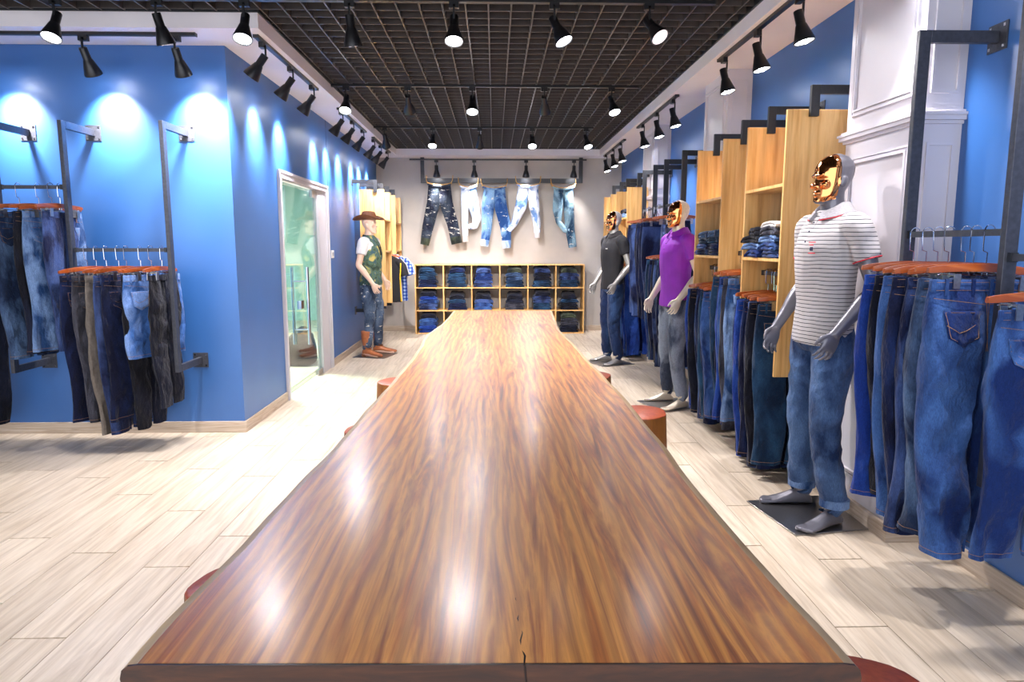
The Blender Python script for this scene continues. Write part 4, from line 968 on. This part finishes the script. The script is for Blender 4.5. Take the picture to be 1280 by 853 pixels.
def trouser_mesh(seed=0, hemr=.062, zc=.10, kr=.070):
    m = MB()
    m.loft([section((0, 0, .87), .09, .14), section((-.003, 0, .90), .112, .17), section((-.004, 0, .96), .117, .176), section((0, 0, 1.02), .110, .166), section((0, 0, 1.05), .105, .160)])
    for s in (-1, 1):
        limb(m, [(HIP[s]+Vector((0, 0, .03)), .094), (HIP[s]+Vector((0, s*.006, -.07)), .099), (HIP[s].lerp(KN[s], .55), .086), (KN[s]+Vector((0, 0, .05)), kr+.004), (KN[s], kr), (KN[s]+Vector((-.015, 0, -.12)), kr-.002), (KN[s].lerp(AN[s], .65), (kr+hemr)/2), ((AN[s].x-.005, AN[s].y, zc+.01), hemr), ((AN[s].x-.005, AN[s].y, zc), hemr)])
    me = remesh(m, .008, 5, 'trousers'); wrinkle(me, .007, 7, .10, 1.0, seed, (1, 1, 1.6)); return me
TR1 = trouser_mesh(1); TR2 = trouser_mesh(5, hemr=.052, kr=.062)
POLO = polo_mesh()
def collar_part(parent, m1, edge=None):
    rings = []; er = []
    for i in range(25):
        a = .30+(2*PI-.60)*i/24; ca, sa = math.cos(a), math.sin(a)
        c = Vector((-.008, 0, 0)); dirv = Vector((ca, sa, 0))
        fr = max(0, ca)
        lo = c+Vector((ca*.100, sa*.128, 1.546-.032*fr)); hi = c+Vector((ca*.076, sa*.078, 1.602-.048*fr)); ins = c+Vector((ca*.068, sa*.070, 1.556-.040*fr))
        rings.append([lo, lo+Vector((0, 0, .004))+dirv*.002, hi+dirv*.003, hi, ins, ins-Vector((0, 0, .006))])
        er.append(lo+dirv*.001+Vector((0, 0, -.001)))
    MB().loft(rings).build('collar', m1, parent, True)
    if edge: MB().tube(er, .0028, 6).build('piping', edge, parent, True)
def placket(parent, m1):
    pts = [(.062, 1.535), (.082, 1.505), (.105, 1.46), (.123, 1.41), (.134, 1.37)]
    MB().loft([[(x-.006, -.016, z), (x+.004, -.014, z), (x+.006, 0, z), (x+.004, .014, z), (x-.006, .016, z)] for x, z in pts]).build('placket', m1, parent, True)
    b = MB()
    for x, z in pts[1:4]: b.ell((x+.007, 0, z), (.003, .005, .005), 8, 5)
    b.build('buttons', M['navy'], parent, True, kind='stuff')
def base_plate(parent, w=.40):
    bevel(MB().box(-.19, .25, -.22, .24, .0005, .008).build('base_plate', M['brushed'], parent), .002)
    MB().tube([(-.08, .0, .008), (-.08, .0, .10), (-.075, .02, .16)], .011, 12).lathe([(.0, .008), (.035, .008), (.035, .014), (.012, .02), (0, .02)], 16, Matrix.Translation((-.08, 0, 0))).build('support_rod', M['chrome'], parent, True)
def mannequin(loc, rz, bodym, shirtm, trm, trmesh, label, scale=1, mask=True, polo=True, edge=None, collarm=None):
    t = thing('mannequin', loc, rz, label, 'mannequin'); 
    t.scale = (scale,)*3
    b = link('body', BODY, bodym, t); b.location = (0, 0, .008)
    if mask: o = link('face_mask', MASK, M['mask'], t, label='mirror-like rose gold face mask'); o.location = b.location
    if shirtm:
        o = link('shirt', POLO, shirtm, t); o.location = b.location
        h = thing('x', (0, 0, 0)); bpy.data.objects.remove(h)
        cp = o
        if polo: collar_part(cp, collarm or shirtm, edge); placket(cp, shirtm)
        if edge:
            for s in (-1, 1):
                e = SH[s].lerp(EL[s], .55); d = (EL[s]-SH[s]).normalized(); u = d.orthogonal().normalized(); w = d.cross(u)
                MB().tube([e+d*.002+(u*math.cos(2*PI*k/20)+w*math.sin(2*PI*k/20))*.0625 for k in range(21)], .0032, 6).build('sleeve_trim', edge, cp, True)
    o = link('trousers', trmesh, trm, t); o.location = b.location
    base_plate(t)
    return t
m1 = mannequin((1.665, 3.42, 0), PI+.16, M['grey'], M['stripe'], M['mann_jeans'], TR1, 'graphite mannequin with rose gold face in a white striped polo and blue jeans', 1.0, edge=M['red'], collarm=M['greycollar'])
sh = [c for c in m1.children if c.name.startswith('shirt')][0]
# small chest print: red bars and a dark block on the left breast
pr = MB()
def chest(y, z): return .008+.128*math.sqrt(max(0, 1-(y/.19)**2))+.008
for z, y0, y1 in ((1.405, .045, .085), (1.392, .050, .075), (1.352, .045, .085)):
    pr.loft([[(chest(y, z), y, z), (chest(y, z)+.002, y, z+.001), (chest(y, z), y, z+.005)] for y in [y0+(y1-y0)*i/5 for i in range(6)]])
pr.build('chest_print', M['red'], sh)
MB().loft([[(chest(y, 1.37), y, 1.366), (chest(y, 1.37)+.002, y, 1.37), (chest(y, 1.37), y, 1.384)] for y in (.054, .060, .066, .072)]).build('chest_emblem', M['navy'], sh)
for s in (-1, 1):   # turned-up cuffs on the near mannequin's jeans
    MB().lathe([(.066, .10), (.070, .102), (.071, .142), (.066, .145)], 24, Matrix.Translation((AN[s].x-.005, AN[s].y, .006))).build('trouser_cuff', M['faded blue'], m1, True)
m2 = mannequin((1.57, 5.93, 0), PI+.25, M['ivory'], M['purple'], M['mann_grey'], TR2, 'pale mannequin with rose gold face in a purple shirt and grey jeans', .965)
m3 = mannequin((1.40, 8.15, 0), PI+.35, M['silver'], M['blackshirt'], M['mann_navy'], TR1, 'silver mannequin with rose gold face in a black polo near the back wall', .975)
sh3 = [c for c in m3.children if c.name.startswith('shirt')][0]
MB().box(.128, .134, .05, .09, 1.385, 1.395).build('chest_print', M['whitecloth'], sh3)
# cowboy mannequin
m4 = mannequin((-1.56, 8.76, 0), -.25, M['skin'], M['whitecloth'], denim('torn_denim', '#26344a', '#5b6b80', .7, rips=.3), TR2, 'mannequin in brown cowboy hat, patterned vest, torn jeans and tan boots', .965, mask=False, polo=False)
def vest():
    m = MB()
    m.loft([section((-.002, 0, .93), .134, .190, p=2.3), section((0, 0, 1.05), .130, .178), section((.006, 0, 1.2), .130, .172), section((.010, 0, 1.30), .138, .182), section((.006, 0, 1.38), .140, .186), section((-.004, 0, 1.45), .126, .176), section((-.012, 0, 1.51), .102, .160), section((-.015, 0, 1.553), .080, .115), section((-.014, 0, 1.575), .066, .08)])
    me = remesh(m, .01, 3, 'vest'); wrinkle(me, .005, 5, .93, 1.5, 3); return me
v4 = link('vest', vest(), M['camo'], m4); v4.location = (0, 0, .008)
MB().tube([(-.06, -.075, 1.57), (.0, -.075, 1.56), (.075, -.05, 1.50), (.128, -.02, 1.42), (.148, -.005, 1.32)], .014, 8).tube([(-.06, .075, 1.57), (.0, .075, 1.56), (.075, .05, 1.50), (.128, .02, 1.42), (.148, .005, 1.32)], .014, 8).build('lapel', M['blacktag'], v4, True)
hat = MB(); z0 = 1.598+.178
rg = []
n = 36
for r, z in ((.078, .0), (.10, -.004), (.15, -.006), (.185, .0), (.19, .003), (.185, .006), (.15, .0), (.10, .003), (.086, .006), (.086, .03), (.082, .07), (.074, .095), (.058, .105), (.03, .096), (.004, .085)):
    rr = []
    for k in range(n):
        a = 2*PI*k/n; ca, sa = math.cos(a), math.sin(a); up = .055*abs(sa)**2.2*max(0, (r-.10)/.09)-.012*abs(ca)*max(0, (r-.10)/.09)
        ex = 1.13; ey = .92 if r > .1 else .9
        dent = -.02*math.exp(-(r*sa/.02)**2) if z > .09 else 0
        rr.append((-.008+r*ca*ex, r*sa*ey, z0+z+up+dent))
    rg.append(rr)
hat.loft(rg); ho = hat.build('cowboy_hat', M['hat'], m4, True); ho.location = (0, 0, .008)
bt = {}
for s in (-1, 1):
    m = MB(); a = AN[s]; out = Vector((1, s*.28, 0)).normalized(); sd = Vector((-out.y, out.x, 0)); c0 = Vector((a.x, a.y, 0))
    limb(m, [(c0+Vector((-.005, 0, .34)), .072), (c0+Vector((-.006, 0, .26)), .068), (c0+Vector((-.002, 0, .17)), .056), (c0+Vector((.0, 0, .10)), .050), (c0+Vector((.005, 0, .05)), .046)])
    ft = []
    for f, w, h in ((-.068, .024, .065), (-.05, .036, .09), (-.01, .040, .11), (.05, .043, .09), (.10, .048, .065), (.15, .047, .05), (.20, .036, .04), (.24, .018, .03), (.255, .008, .024)):
        c = c0+out*f; ft.append([c+sd*w*math.cos(2*PI*k/14)+Vector((0, 0, .018+h/2+h/2*math.sin(2*PI*k/14))) for k in range(14)])
    m.loft(ft); me = remesh(m, .009, 3, 'boot'); o = link('boot', me, M['boot'], m4); o.location = (0, 0, .008)
    hl = MB(); T = Matrix.Translation((a.x, a.y, 0)) @ Matrix.Rotation(math.atan2(out.y, out.x), 4, 'Z')
    hl.box(-.066, -.015, -.032, .032, 0, .03, T); hl.box(-.015, .235, -.03, .03, .012, .024, T); hl.build('sole', M['hat'], o).location = (0, 0, 0)
    MB().tube([T @ Vector((.052*math.cos(q)+.01, .052*math.sin(q), .13-.02*math.cos(q))) for q in [2*PI*i/18 for i in range(19)]], .006, 6).build('ankle_strap', M['hat'], o, True)

# tidy prototypes away
def rm(o):
    for c in list(o.children): rm(c)
    bpy.data.objects.remove(o)
for o in [HP, JS]+JP+JL: rm(o)
